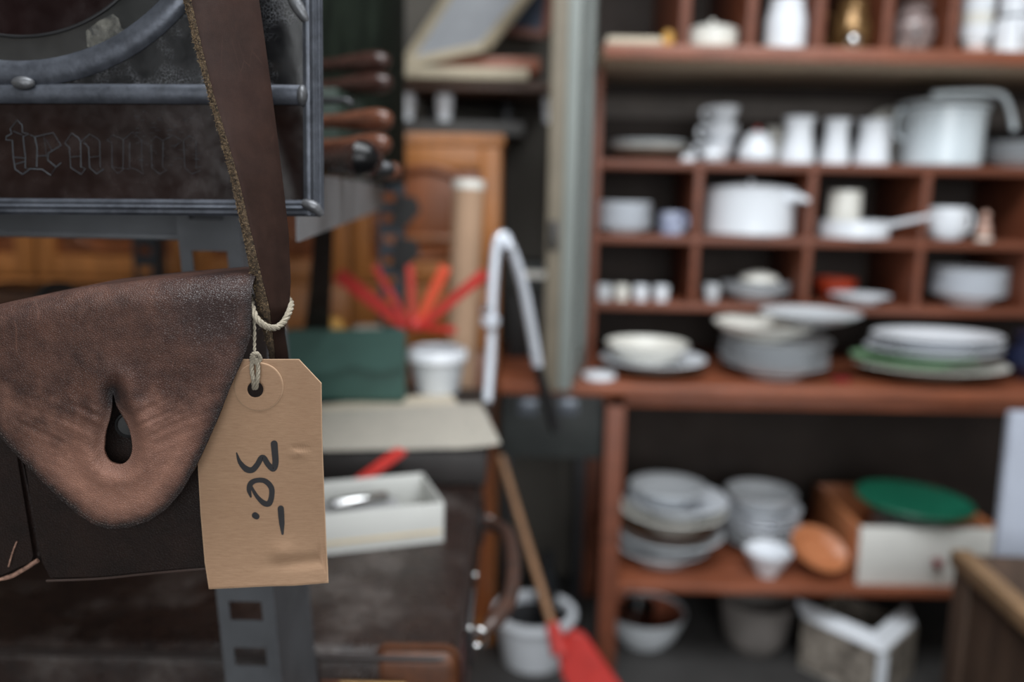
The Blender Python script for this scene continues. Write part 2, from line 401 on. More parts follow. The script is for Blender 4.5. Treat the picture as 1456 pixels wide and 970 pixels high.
part('stud', b, mat('dark_stud_metal', rgb(9, 9, 10), .6, .0), bag, world=True, label='dark round metal stud inside the slit')
def pouch_body(bm, poly, y0, y1, bev=.003):
    return prism(bm, [P(u, v, y0) for u, v in poly], (0, y1 - y0, 0), bev)
part('body', pouch_body(B(), [(20, 470), (330, 440), (330, 560), (352, 806), (200, 819), (66, 829), (60, 800), (32, 640)], .4645, .535), body_m, bag, world=True)
b = B(); tube(b, smooth_path([P(66, 826, .463), P(140, 823, .4625), P(220, 815, .4625), P(350, 804, .463)], 6), .0007, 6)
part('seam_welt', b, mat('burnished_seam', rgb(58, 46, 42), .4), bag, world=True)
# ---- strap with its raw suede edge
Lp = [(-430, 165), (-200, 213), (0, 271), (130, 302), (250, 338), (350, 361), (440, 383), (500, 390), (560, 394)]
Rp = [(-430, 262), (-200, 318), (0, 368), (130, 386), (250, 401), (330, 410), (400, 413), (440, 411), (470, 404), (500, 409), (560, 415)]
yl = [(-430, .486), (0, .474), (200, .462), (360, .456), (440, .460), (560, .488)]
yr = [(-430, .510), (0, .498), (200, .490), (360, .482), (440, .474), (560, .50)]
THW = [(-430, 14), (0, 14), (130, 11), (250, 14), (350, 16), (440, 20), (500, 12), (560, 8)]
def TH(v): return Vector((-interp(THW, v) * .47 / F, .0042, 0))
b = B(); e = B(); fb = B(); rows = []; n = 150
for i in range(n + 1):
    v = lerp(-430, 560, i / n); l = P(interp(Lp, v), v, interp(yl, v)); r = P(interp(Rp, v), v, interp(yr, v)); row = []
    for k in range(17):
        u = k / 16; p = l.lerp(r, u); p += Vector((0, -.0012 * math.sin(math.pi * u) + .0004 * noise.noise(p * 60), 0))
        if k in (0, 16): p += Vector((0, .0008, 0))
        row.append(p)
    rows.append(row)
def grid(bm, rows, close=False):
    V = [[bm.verts.new(p) for p in r] for r in rows]
    for a, c in zip(V, V[1:]):
        for k in range(len(a) - 1): bm.faces.new((a[k], a[k + 1], c[k + 1], c[k]))
    return V
TV = [TH(lerp(-430, 560, i / n)) for i in range(n + 1)]
grid(b, rows); grid(b, [[p + th_ for p in r] for r, th_ in zip(rows, TV)])
grid(b, [[r[-1], r[-1] + th_] for r, th_ in zip(rows, TV)]); grid(b, [rows[0], [p + TV[0] for p in rows[0]]]); grid(b, [rows[-1], [p + TV[-1] for p in rows[-1]]])
bmesh.ops.remove_doubles(b, verts=b.verts, dist=.00002)
strap = part('strap', b, strap_m, bag, 50, world=True)
er = []; ne = 700
for i in range(ne + 1):
    f = i / ne * n; k = min(n - 1, int(f)); l = rows[k][0].lerp(rows[k + 1][0], f - k); row = []
    for j in range(9):
        q = l + TV[k] * (j / 8) * 1.03
        amp = .0012 * math.sin(math.pi * j / 8) + .0002
        row.append(q + Vector((-1, -.35, 0)) * amp * (.55 + 1.1 * noise.noise(Vector((q.z * 900, j * .8, 1)))+ .5 * noise.noise(Vector((q.z * 2600, j * 1.7, 4)))))
    er.append(row)
grid(e, er); part('raw_edge', e, raw_m, strap, 80, label='rough pale suede edge of the strap', world=True)
for i in range(1600):
    f = random.uniform(.25, .93); k = int(f * ne); q = er[k][random.randint(0, 7)]
    d = Vector((random.uniform(-1, .1), random.uniform(-.7, .2), random.uniform(-.8, .8))).normalized(); l = random.uniform(.0004, .0012)
    d2 = Vector((random.uniform(-1, 1), 0, random.uniform(-1, 1))) * .0004
    tube(fb, [q, q + d * l * .5, q + d * l + d2], [.00011, .00009, .00003], 4, False)
part('frayed_fibres', fb, fibre_m, strap, 80, world=True, kind='stuff')

# ---- cord and tag
TY = .4535
def tag_y(u, v):
    y = TY + .006 * ((v - 560) / 280) - .005 * max(0, (v - 730) / 105) ** 2 + .0025 * ((u - 370) / 90) ** 2 * max(0, (v - 560) / 280)
    y += .0022 * math.exp(-((v - (800 - .1 * (u - 420))) / 9) ** 2) * (1 / (1 + math.exp(-(u - 395) / 12)))          # fold near the foot
    y -= .0016 * math.exp(-((u - 400) / 16) ** 2 - ((v - 785) / 14) ** 2)
    y -= .0011 * math.exp(-((u - 424) / 10) ** 2 - ((v - 645) / 4) ** 2) - .0012 * math.exp(-((u - 428) / 12) ** 2 - ((v - 637) / 2.5) ** 2)
    y += .0005 * noise.noise(Vector((u * .012, v * .012, 5)))
    return y
tag = root('price_tag', 'brown card price tag with clipped corners reading 30.- hanging on cord beside leather pouch', 'price tag', P(367, 830, TY))
t = NT('kraft_tag_card'); st = t.vec((1, 1, 9))
tagc = t.mix(t.ramp(t.noise(160, 6, .7, st), .3, .7), rgb(134, 105, 82), rgb(150, 121, 96))
tagc = t.mix(t.ramp(t.noise(22, 5, .6), .5, .75, 0, .35), tagc, rgb(132, 101, 78))
tagc = t.mix(t.ramp(t.noise(1400, 2), .68, .75, 0, .5), tagc, rgb(120, 88, 64))
tagc = t.mix(t.ramp(t.attr('edge'), 0, 1.6, .55, 0), tagc, rgb(200, 168, 138))
tag_m = t.out(Base__Color=tagc, Roughness=.72, Normal=t.bump(t.noise(420, 5, .7, st), .3, .0004), Specular__IOR__Level=.3)
tout = [(308, 511), (425, 511), (440, 527), (457, 545), (458, 620), (461, 700), (464, 770), (467, 829), (420, 833), (380, 834), (340, 836), (297, 838), (291, 800), (285, 730), (281, 660), (278, 600), (277, 548)]
thole = [(363 + 11.5 * math.cos(a * math.pi / 12), 554 + 11.5 * math.sin(a * math.pi / 12)) for a in range(24)]
card = sheet('card', (363, 554), thole, tout, lambda u, v: P(u, v, tag_y(u, v)), 90, 260, .0006, tag_m, tag)
ring_o = [(368 + 35 * math.cos(a * math.pi / 30), 550 + 34.5 * math.sin(a * math.pi / 30)) for a in range(60)]
sheet('reinforcing_ring', (363, 554), thole, ring_o, lambda u, v: P(u, v, tag_y(u, v) - .0005), 10, 80, .0004, tag_m, tag, label='round card eyelet patch')
ink = mat('black_marker_ink', rgb(30, 28, 30), .5, var=.1)
def stroke(bm, pts, ws, closed=False):
    pts = [Vector((*p, 0)) for p in pts]; q = smooth_path(pts, 9); n = len(q); w = [interp([(i / (len(ws) - 1), x) for i, x in enumerate(ws)], k / (n - 1)) for k in range(n)]
    L, R = [], []
    for k in range(n):
        t = (q[min(n - 1, k + 1)] - q[max(0, k - 1)]).normalized(); nn = Vector((-t.y, t.x, 0))
        L.append(q[k] + nn * w[k] / 2); R.append(q[k] - nn * w[k] / 2)
    caps0 = []; caps1 = []
    def cap(k, sgn, w):
        t = (q[min(n - 1, k + 1)] - q[max(0, k - 1)]).normalized() * sgn; nn = Vector((-t.y, t.x, 0)); return [q[k] + (nn * math.cos(a) + t * math.sin(a)) * w / 2 for a in (math.radians(x) for x in range(0, 181, 20))]
    def W3(p, lift): return P(p.x, p.y, tag_y(p.x, p.y) - lift)
    lift = .00016; V = [(bm.verts.new(W3(a, lift)), bm.verts.new(W3((a + c) / 2, lift)), bm.verts.new(W3(c, lift))) for a, c in zip(L, R)]
    for a, c in zip(V, V[1:]): bm.faces.new((a[0], a[1], c[1], c[0])); bm.faces.new((a[1], a[2], c[2], c[1]))
    for k, sg in ((0, -1), (n - 1, 1)):
        bm.faces.new([bm.verts.new(W3(p, lift + .00001)) for p in cap(k, sg, w[k])])
Z5 = lambda pts: [(270 + x / 2.771, 500 + y / 2.771) for x, y in pts]
b = B(); stroke(b, Z5([(184, 400), (197, 436), (222, 463), (246, 466), (266, 445), (280, 421), (292, 420), (308, 445), (328, 462), (337, 440), (335, 400), (332, 364)]), [2, 6, 9, 8.5, 8, 8, 8, 8, 8.5, 9, 9.5, 10])
part('digit_three', b, ink, card, world=True)
b = B(); stroke(b, Z5([(240, 572), (233, 545), (240, 520), (262, 508), (295, 510), (320, 535), (322, 570), (312, 598), (293, 598), (270, 578), (252, 552), (238, 522)]), [3, 7, 8, 7, 7.5, 8, 8, 8.5, 8, 6, 5, 3])
part('digit_zero', b, ink, card, world=True)
b = B(); stroke(b, Z5([(257, 646), (263, 650)]), [9.5, 8.5]); part('full_stop', b, ink, card, world=True)
b = B(); stroke(b, Z5([(358, 619), (361, 660), (365, 718)]), [9, 9, 8, 3.5]); part('dash', b, ink, card, world=True)
# cord: a loop over the strap, a knot and two strands through the eyelet
cord_m = mat('natural_cord', rgb(146, 137, 121), .85, var=.2, scale=400, bump=.5, bscale=1500)
cord = root('tag_cord', 'off-white twisted cord looped round the strap and knotted through the tag', 'cord', P(363, 515, .452))
def twine(pts, r, turns, strands=3):
    p = smooth_path(pts, 14); fr = frames(p); b = B()
    for s in range(strands):
        tube(b, [q + (f[1] * math.cos(2 * math.pi * (s / strands + turns * i / len(p))) + f[2] * math.sin(2 * math.pi * (s / strands + turns * i / len(p)))) * r * .55 for i, (q, f) in enumerate(zip(p, fr))], r * .62, 6)
    return b
part('loop', twine([P(357, 420, .475), P(359, 438, .458), P(366, 454, .4515), P(378, 464, .4525), P(392, 466, .458), P(403, 458, .463), P(411, 444, .468), P(414, 432, .4765), P(409, 424, .489)], .0016, 6), cord_m, cord, world=True)
part('hanging_strand', twine([P(361, 448, .456), P(362, 470, .4545), P(362, 490, .4525), P(362, 507, .4505)], .0008, 4, 2), cord_m, cord, world=True)
part('knot', twine([P(357, 513, .4505), P(359, 504, .4475), P(366, 503, .4475), P(370, 511, .450), P(364, 516, .4505), P(358, 510, .4495), P(363, 506, .4470)], .0010, 5), cord_m, cord, world=True)
part('eyelet_strand', twine([P(359, 510, .450), P(358, 524, .4495), P(360, 540, .4495), P(361, 552, .4535), P(361, 545, .4600)], .00105, 3), cord_m, cord, world=True)
part('eyelet_strand', twine([P(365, 510, .450), P(367, 524, .4495), P(366, 540, .4495), P(364, 552, .4535), P(364, 545, .4600)], .00105, 3), cord_m, cord, world=True)
b = B()
for i in range(26):
    k = random.choice([(413, 440), (380, 466), (362, 512), (400, 462), (362, 480)]); q = P(k[0] + random.uniform(-4, 4), k[1] + random.uniform(-4, 4), .451); d = Vector((random.uniform(-1, 1), random.uniform(-1, 0), random.uniform(-1, 1))) * random.uniform(.001, .004)
    tube(b, [q, q + d * .6 + Vector((0, 0, .0004)), q + d], .00004, 4, False)
part('loose_fibres', b, cord_m, cord, world=True, kind='stuff')

# ---- second pouch, at the left edge
pb = root('leather_pouch', 'near-black leather pouch with scuffed bottom corner behind the larger brown flap', 'pouch', P(-100, 830, .50))
part('body', pouch_body(B(), [(-300, 470), (10, 560), (24, 650), (57, 792), (52, 806), (8, 826), (-60, 838), (-300, 852)], .475, .535, .004), body_m, pb, world=True)
b = B(); tube(b, smooth_path([P(-60, 837, .4735), P(8, 822, .4725), P(30, 812, .4725), P(54, 797, .4735)], 8), [.0009] * 8 + [.0013] * 17, 8)
part('scuffed_edge', b, mat('scuffed_leather', rgb(92, 64, 54), .55, var=.6, scale=220, c2=rgb(168, 130, 112)), pb, world=True, label='pale scuffed bottom edge')
b = B(); tube(b, smooth_path([P(24, 770, .4735), P(18, 785, .4725), P(12, 806, .4725)], 6), .0004, 6); part('scratch', b, MC['scuffed_leather'], pb, world=True)

# ------------------------------------------------------------------ leaded glass panel
GY = .535
gp = root('leaded_glass_panel', 'leaded glass panel with round pane and blackletter inscription hanging behind the leather strap', 'glass panel', P(30, 306, GY))
def came(pts, r, flat=.75): return tube(B(), [Vector(p) for p in pts], r, 14, True, flat, up=(0, 1, 0))
def ridged(bm, poly_pts, width, inner, y, ridges=3):
    """a frame came with raised lines; poly_pts centre line in pixels, inner/outer by direction"""
CX, CY_, R1 = 30, -186, 291
x0g, x1g, y0g, y1g = -385, 447, -512, 296
gs = GY / F
dark_glass = glass_mat('dark_brown_glass', rgb(24, 14, 12), .93, .16)
ring_glass = glass_mat('smoky_glass', rgb(44, 44, 44), .62, .12)
crackle = glass_mat('crackled_glass', rgb(16, 16, 18), .85, .2, (520, .6, 45))
inner_glass = glass_mat('red_black_glass', rgb(20, 11, 11), .95, .12)
def circ(cx, cy, r, a0, a1, n): return [(cx + r * math.sin(lerp(a0, a1, k / n)), cy + r * math.cos(lerp(a0, a1, k / n))) for k in range(n + 1)]
def gl(poly, y=GY, th=.003): return prism(B(), [P(u, v, y) for u, v in poly], (0, th, 0))
part('glass_pane', gl([(x0g + 6, 136), (x1g - 12, 136), (x1g - 12, 292), (x0g + 6, 292)], GY + .001), dark_glass, gp, world=True, label='dark brown inscribed glass strip')
hp = math.pi / 2
for a0, cnr in ((0, [(x1g - 12, CY_), (x1g - 12, 130), (CX, 130)]), (hp, [(CX, y0g + 8), (x1g - 12, y0g + 8), (x1g - 12, CY_)]), (2 * hp, [(x0g + 8, CY_), (x0g + 8, y0g + 8), (CX, y0g + 8)]), (3 * hp, [(CX, 130), (x0g + 8, 130), (x0g + 8, CY_)])):
    part('glass_pane', gl(circ(CX, CY_, R1, a0, a0 + hp, 24) + cnr), crackle, gp, world=True)
b = B(); o_ = circ(CX, CY_, R1, 0, 4 * hp, 72); i_ = circ(CX, -152, 203, 0, 4 * hp, 72)
grid(b, [[P(*p, GY) for p in (o, i)] for o, i in zip(o_, i_)]); grid(b, [[P(*p, GY + .003) for p in (o, i)] for o, i in zip(o_, i_)])
bmesh.ops.remove_doubles(b, verts=b.verts, dist=.00001)
part('glass_pane', b, ring_glass, gp, world=True, label='smoky ring-shaped pane')
part('glass_pane', gl(circ(CX, -152, 204, 0, 4 * hp, 72)[:-1], GY - .0005), inner_glass, gp, world=True, label='dark round centre pane')
t = NT('painted_reflection'); nz = t.ramp(t.noise(90, 6, .7, None, 1.5), .38, .62)
refl_m = t.out(Base__Color=t.mix(nz, rgb(48, 48, 46), rgb(118, 116, 108)), Roughness=.6, Alpha=t.ramp(t.noise(120, 5, .7), .3, .6, .1, .85), Normal=t.bump(t.noise(300, 5), .5, .001))
part('reflection_patch', gl([(124, 66), (122, 44), (140, 30), (160, 20), (168, 26), (172, 40), (184, 46), (170, 56), (150, 64), (134, 72)], GY - .0012, .001), refl_m, gp, world=True, label='painted pale reflection on the ring pane')  # reflection on the ring glass, put in as a pale tinted patch
part('round_came', came([P(*p, GY) for p in circ(CX, CY_, R1, -.2, 4 * hp - .2, 96)], 17.5 * gs, .5), lead, gp, world=True)
part('thin_line', came([P(*p, GY - .001) for p in circ(CX, -152, 204, -.2, 4 * hp - .2, 96)], 2.2 * gs, .5), mat('blackened_lead', rgb(30, 30, 32), .4, .3), gp, world=True)
part('cross_came', came([P(x0g, 132, GY - .0005), P(0, 133.0, GY - .0005), P(200, 133.5, GY - .0005), P(434, 135, GY - .0005)], 13.5 * gs, .55), lead, gp, world=True)
b = B(); bmesh.ops.create_uvsphere(b, u_segments=20, v_segments=12, radius=1, matrix=Matrix.Translation(P(33, 118, GY - .005)) @ Matrix.Diagonal((16 * gs, .0035, 9 * gs, 1))); part('solder_joint', b, solder, gp, world=True)
b = B(); bmesh.ops.create_uvsphere(b, u_segments=20, v_segments=12, radius=1, matrix=Matrix.Translation(P(431, 136, GY - .003)) @ Matrix.Diagonal((8 * gs, .006, 15 * gs, 1))); part('solder_joint', b, solder, gp, world=True)
def ribbed(a, c, n, w, ribs=3):
    """straight frame came from a to c (pixels), n = inward direction, with ribs along it"""
    b = B(); prof = []
    for k in range(ribs * 6 + 1):
        u = k / (ribs * 6); prof.append((u * w, -.0035 - .0018 * math.sin(math.pi * u) + .0005 * math.cos(2 * math.pi * u * ribs)))
    prof = [(0, .004)] + prof + [(w, .004)]
    rows = [[P(p[0] + n[0] * d, p[1] + n[1] * d, GY + y) for d, y in prof] for p in (a, c)]
    V = grid(b, rows); b.faces.new([v for v in V[0]]); b.faces.new([v for v in V[1]][::-1]); b.faces.new((V[0][0], V[0][-1], V[1][-1], V[1][0])); return b
part('border_came', ribbed((x0g - 8, 302), (456, 308), (0, -1), 23), lead, gp, 25, world=True)
part('border_came', ribbed((455, -520), (461, 306), (-1, 0), 29), lead, gp, 25, world=True)
part('border_came', ribbed((x0g - 8, -520), (x0g - 8, 304), (1, 0), 29), lead, gp, 25, world=True)
part('border_came', ribbed((x0g - 8, -520), (456, -520), (0, 1), 25), lead, gp, 25, world=True)
b = B(); tube(b, smooth_path([P(430, 288, GY - .006), P(446, 294, GY - .0065), P(458, 306, GY - .005)], 4), [.002, .003, .0034, .0036, .0036, .0034, .003, .0026, .002], 10); part('solder_joint', b, solder, gp, world=True)
b = B(); bmesh.ops.create_uvsphere(b, u_segments=16, v_segments=10, radius=1, matrix=Matrix.Translation(P(424, 10, GY - .003)) @ Matrix.Rotation(-.6, 4, 'Y') @ Matrix.Diagonal((9 * gs, .004, 26 * gs, 1))); part('solder_joint', b, solder, gp, world=True)
# blackletter outlines scratched into the strip
ZL = lambda pts: [(x / 5.02, 130 + y / 5.02) for x, y in pts]
etch = mat('etched_line', rgb(56, 62, 68), .6, var=.3, scale=120)
letters = {
 'letter_t': [[(72, 268), (122, 205), (158, 240), (160, 292), (205, 305), (165, 322), (172, 400), (182, 470), (180, 545), (208, 560), (160, 592), (108, 555), (95, 470), (88, 350), (42, 345), (45, 322), (84, 300), (72, 268)], [(95, 285), (160, 310)], [(100, 470), (180, 478)], [(110, 520), (180, 500)]],
 'letter_e': [[(215, 310), (250, 325), (380, 295), (436, 385), (345, 440), (340, 490), (400, 540), (436, 510)], [(400, 540), (360, 598), (300, 556), (205, 552), (262, 540), (265, 400), (248, 325)], [(315, 325), (330, 440), (332, 470)], [(262, 462), (335, 458)], [(330, 345), (375, 430)]],
 'letter_n': [[(462, 370), (512, 298), (560, 330), (575, 360), (578, 540), (608, 552), (580, 592), (505, 545), (495, 400), (462, 370)], [(575, 362), (640, 305), (700, 340), (712, 360), (715, 540), (740, 555), (690, 588), (640, 545), (632, 400), (600, 365)], [(500, 470), (575, 462)], [(640, 470), (712, 462)]],
 'letter_u': [[(765, 350), (800, 310), (880, 340), (878, 560), (840, 585), (800, 545), (798, 365), (765, 350)], [(880, 345), (945, 290), (1010, 345), (1012, 540), (1025, 590), (975, 560), (925, 540), (925, 360)], [(800, 540), (925, 555)]],
 'letter_r': [[(1075, 360), (1110, 320), (1165, 350), (1160, 540), (1190, 560), (1140, 590), (1085, 545), (1078, 380)], [(1165, 352), (1230, 310), (1300, 350), (1240, 400)]],
 'letter_i': [[(1310, 350), (1350, 315), (1400, 350), (1400, 550), (1430, 565), (1370, 590), (1320, 545), (1310, 350)]],
}
for nm, ls in letters.items():
    b = B()
    for l in ls:
        q = [P(u, v, GY + .0008) for u, v in ZL(l)]; tube(b, q, .00030 if nm in ('letter_t', 'letter_e') else .00022 if nm == 'letter_n' else .00012, 5, True, .4)
    part(nm, b, etch, gp, world=True, label='scratched blackletter outline')
b = B()
for i in range(60):
    u = random.uniform(190, 285); v = random.uniform(155, 240); l = random.uniform(2, 9); tube(b, [P(u, v, GY + .0008), P(u + l, v + random.uniform(-.5, .5), GY + .0008)], .00012, 4, False, .4)
part('scratches', b, etch, gp, world=True, kind='stuff')
for u in (-250, 300):
    b = B(); q = P(u, -515, GY); tube(b, [q, q + Vector((0, .02, .18)), q + Vector((0, .070, .20))], .001, 6); part('hanging_wire', b, darkmetal, gp, world=True)

# ------------------------------------------------------------------ slotted steel rack
rk = root('steel_rack', 'grey slotted-angle steel rack carrying the wooden tools', 'rack', (-.2, .64, 0))
PY = .63
def post_x(z, side):                    # the front upright leans a little
    a = P(255, 355, PY); c = P(308, 850, PY); t = (z - a.z) / (c.z - a.z); return lerp(a.x, c.x, t) + (0 if side == 0 else .0435)
def slotted_post(xf, y0, y1, z0, z1, wide, flange, step=.040, sl=.026, sh=.0165, inset=.009, off=.0):
    b = B(); z = z0
    def pr(xa, xb, za, zb):
        prism(b, [Vector((xf(za) + xa, y0, za)), Vector((xf(za) + xb, y0, za)), Vector((xf(zb) + xb, y0, zb)), Vector((xf(zb) + xa, y0, zb))], (0, .002, 0))
    pr(0, inset, z0, z1); pr(inset + sl, wide, z0, z1); z = z0 + off
    pr(inset, inset + sl, z0, z)
    while z < z1:
        pr(inset, inset + sl, z + sh, min(z1, z + step)) if z + sh < z1 else None; z += step
    # return flange running back
    prism(b, [Vector((xf(z0) + wide, y0, z0)), Vector((xf(z0) + wide, y1, z0)), Vector((xf(z1) + wide, y1, z1)), Vector((xf(z1) + wide, y0, z1))], (.002, 0, 0))
    return b
zs = P(340, 883, PY).z
part('upright', slotted_post(lambda z: post_x(z, 0), PY, PY + .10, 0, 1.72, .0435, .1, step=.0395, off=zs % .0395), steel, rk, world=True)
b = B(); tube(b, [(post_x(0, 1), PY + .1, 0), (post_x(1.72, 1), PY + .1, 1.72)], .003, 8); part('upright_bead', b, steel, rk, world=True)
rx = P(537, 250, 1.66).x
part('upright', slotted_post(lambda z: rx, 1.66, 1.70, 0, 1.9, .046, .04, off=.01), steel_d, rk, world=True)
part('upright', slotted_post(lambda z: -.74, 1.66, 1.70, 0, 1.9, .046, .04, off=.02), steel_d, rk, world=True)
part('upright', slotted_post(lambda z: -1.10, PY, PY + .04, 0, 1.9, .0435, .04), steel, rk, world=True)
part('upright', slotted_post(lambda z: -1.10, 1.66, 1.70, 0, 1.9, .0435, .04), steel, rk, world=True)
zl = P(100, 338, .645).z; zt = zl + .052
part('shelf_lip', bx(-1.10, -.176, .640, .643, zl, zt, 0), steel, rk, world=True)
part('shelf_lip_fold', bx(-1.10, -.20, .6365, .640, zl, zl + .004, .001), steel, rk, world=True)
sp = [Vector((-.163, .65, zt)), Vector((-.250, 1.655, zt))]
b = B(); prism(b, [sp[0], sp[1], sp[1] - Vector((0, 0, .045)), sp[0] - Vector((0, 0, .052))], (-.002, 0, 0)); part('side_lip', b, mat('pale_grey_steel', rgb(122, 122, 124), .5, .2, var=.1), rk, world=True)
part('shelf_plate', bx(-1.10, -.255, .645, 1.655, zt - .004, zt - .001, 0), steel, rk, world=True)
part('top_beam', bx(-1.10, -.19, .634, .672, 1.70, 1.74, .001), steel, rk, world=True)
part('back_beam', bx(-1.10, -.20, 1.66, 1.70, 1.901, 1.93, .001), steel, rk, world=True)
for i in range(2): # bracket plates at the rear upright
    q = P(592, 300 + 60 * i, 1.650); b = B(); prism(b, [q + Vector((-.04, 0, .03)), q + Vector((.0, 0, .025)), q + Vector((.008, 0, 0)), q + Vector((-.02, 0, -.03)), q + Vector((-.05, 0, -.03))], (0, .004, 0)); part('bracket', b, black, rk, world=True)
hk = P(213, -430, .50); b = B(); tube(b, smooth_path([(-.255, .632, 1.64), (-.258, .58, 1.65), (hk.x, .5245, 1.60), (hk.x, .522, hk.z + .05), (hk.x, .5205, hk.z - .004)], 6), .003, 8); part('hook', b, darkmetal, rk, world=True)

# wooden-handled tools lying on the rack shelf
zt0 = zt - .001
def handle(label, px0, px1, pyc, hpx, Y, m, tip=None, tilt=0., zb=None, back=.05, name='hand_tool'):
    r = hpx / 2 * mpp(px1, pyc, Y); b_ = P(px1, pyc, Y); z = zb + r if zb is not None else b_.z
    o = root(name, label, 'tool', (b_.x, Y, z), 'wooden tools on the steel rack'); L = (px1 - px0) * mpp(px1, pyc, Y)
    pr = [(0, .25), (.02, .62), (.06, .85), (.14, 1), (.26, 1), (.42, .86), (.6, .66), (.8, .6), (1., .55), (1.35, .5)]
    b = B(); tube(b, [Vector((-k * L, k * back, -tilt * k * L)) for k, q in pr], [q * r for k, q in pr], 20)
    part('grip', b, m, o, 60)
    b = B(); e = Vector((-1.35 * L, 1.35 * back, -tilt * 1.35 * L)); tube(b, [e + Vector((.01, 0, 0)), e, e + Vector((-.012, .0, 0))], [r * .6, r * .6, r * .5], 16); part('ferrule', b, gold, o, 60)
    b = B(); tube(b, [e, e + Vector((-.06, .02, 0))], [r * .3, r * .26], 10); part('shank', b, darkmetal, o, 60)
    if tip: b = B(); tube(b, [Vector((.003, 0, 0)), Vector((-.002, 0, 0)), Vector((-.008, .001, 0)), Vector((-.014, .002, 0))], [r * .3, r * .7, r * .92, r * 1.03], 18); part('end_cap', b, tip, o, 60)
    return o
gb = bx(-.48, -.225, 1.11, 1.30, zt0 + .0006, zt0 + .115, .003)
single('green_card_box', gb, greencl, 'dark green card box under two tool handles on the steel rack', 'box', (-.35, 1.2, zt0), world=True)
zb = zt0 + .115
single('tall_green_box', bx(-.62, -.205, 1.33, 1.62, zt0 + .0022, zt0 + .42, .004), mat('mottled_green_card', rgb(20, 25, 19), .85, var=.6, scale=22, stretch=(3, 3, .6), spec=.08), 'tall mottled dark green box at the back of the steel rack', 'box', (-.4, 1.47, zt0), world=True)
single('wooden_block', bx(-.42, -.19, .8935, .952, zt0 + .0006, zt0 + .0235, .002), brownwood, 'low dark wooden block under the red-brown tool handle on the rack', 'block', (-.3, .92, zt0), world=True)
handle('thick dark polished wooden tool handle with black end on the rack edge', 440, 533, 194, 52, .76, tool_d, black_gloss, zb=zt0)
handle('slim red-brown tool handle lying above the thick dark one', 430, 556, 126, 33, .915, tool_w, zb=zt0 + .0495)
handle('red-brown handle squeezed between thick dark handle and slim one', 440, 553, 166, 32, .90, tool_w, zb=zt0 + .024)
handle('glossy black tool handle with dull tip beside the thick dark one', 470, 557, 212, 26, .80, black_gloss, darkmetal, zb=zt0)
handle('short pale brown tool handle lying behind the black one', 500, 566, 194, 26, .98, tool_w, zb=zt0)
handle('dark brown handle resting directly on the green card box', 420, 556, 63, 30, 1.16, tool_d, zb=zb, tilt=.03)
handle('dark brown handle resting on top of another handle above the green box', 420, 553, 22, 30, 1.17, tool_d, zb=zb + .0285, tilt=.03)
b = B(); q = P(470, 143, .86); tube(b, smooth_path([q + Vector((-.12, .02, 0)), q, q + Vector((.014, 0, 0)), q + Vector((.020, .002, -.003))], 4), .0035, 8)
single('iron_rod', b, darkmetal, 'thin dark iron rod lying among the wooden tool handles', 'rod', q + Vector((0, 0, -.0035)), world=True)

# ------------------------------------------------------------------ table and suitcase
ST = .72; SX0, SX1, SY0, SY1 = -.80, -.045, .745, 1.42
tb = root('work_table', 'dark wooden table under the brown suitcase', 'table', (-.45, 1.2, 0))
part('table_top', bx(-1.0, -.07, .80, 1.60, .50, .54, .004), brownwood, tb, world=True)
for x in (-.96, -.11):
    for y in (.84, 1.56): part('leg', bx(x - .03, x + .03, y - .03, y + .03, 0, .50, .003), brownwood, tb, world=True)
t = leather('suitcase_leather', rgb(25, 18, 17), rgb(38, 27, 24), rgb(64, 46, 38), 420, .5, .32, edge=False)
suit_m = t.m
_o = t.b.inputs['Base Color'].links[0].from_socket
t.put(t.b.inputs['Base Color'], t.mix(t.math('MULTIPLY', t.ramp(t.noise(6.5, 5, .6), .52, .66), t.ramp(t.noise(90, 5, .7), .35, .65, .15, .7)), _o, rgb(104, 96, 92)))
t2 = leather('worn_tan_corner', rgb(58, 34, 22), rgb(84, 48, 29), rgb(120, 74, 46), 500, .35, .42, edge=False); corner_m = t2.m
su = root('suitcase', 'scuffed dark brown leather suitcase lying flat with its handle sideways', 'suitcase', ((SX0 + SX1) / 2, (SY0 + SY1) / 2, .54))
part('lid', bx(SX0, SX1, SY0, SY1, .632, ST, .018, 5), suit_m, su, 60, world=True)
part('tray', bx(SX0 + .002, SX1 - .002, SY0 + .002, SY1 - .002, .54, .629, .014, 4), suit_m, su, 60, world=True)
b = B(); rr = .018
loop = []
for cx, cy, a0 in ((SX1 - rr, SY1 - rr, 0), (SX0 + rr, SY1 - rr, 90), (SX0 + rr, SY0 + rr, 180), (SX1 - rr, SY0 + rr, 270)):
    loop += [Vector((cx + rr * math.cos(math.radians(a0 + k * 18)), cy + rr * math.sin(math.radians(a0 + k * 18)), 0)) for k in range(6)]
loop.append(loop[0].copy())
for z in (ST - .008,): tube(b, [p + Vector((0, 0, z)) - (p - Vector((su.location.x, su.location.y, 0))).normalized() * .004 for p in loop], .0035, 8)
part('edge_piping', b, mat('dark_piping', rgb(36, 28, 26), .4, bump=.2), su, world=True)
b = B(); tube(b, [p + Vector((0, 0, .6305)) for p in loop], .003, 8); part('lid_seam', b, MC['dark_piping'], su, world=True)
def corner_patch(sx, sy):
    b = B(); cx, cy = (SX1 if sx > 0 else SX0), (SY1 if sy > 0 else SY0)
    box(b, cx - sx * .085, cx + sx * .0015, cy - sy * .022, cy + sy * .0015, .645, ST + .0015, .017, 5)
    return b
for sx in (1, -1):
    for sy in (1, -1): part('corner_patch', corner_patch(sx, sy), corner_m, su, 60, world=True, label='tan worn leather corner patch')
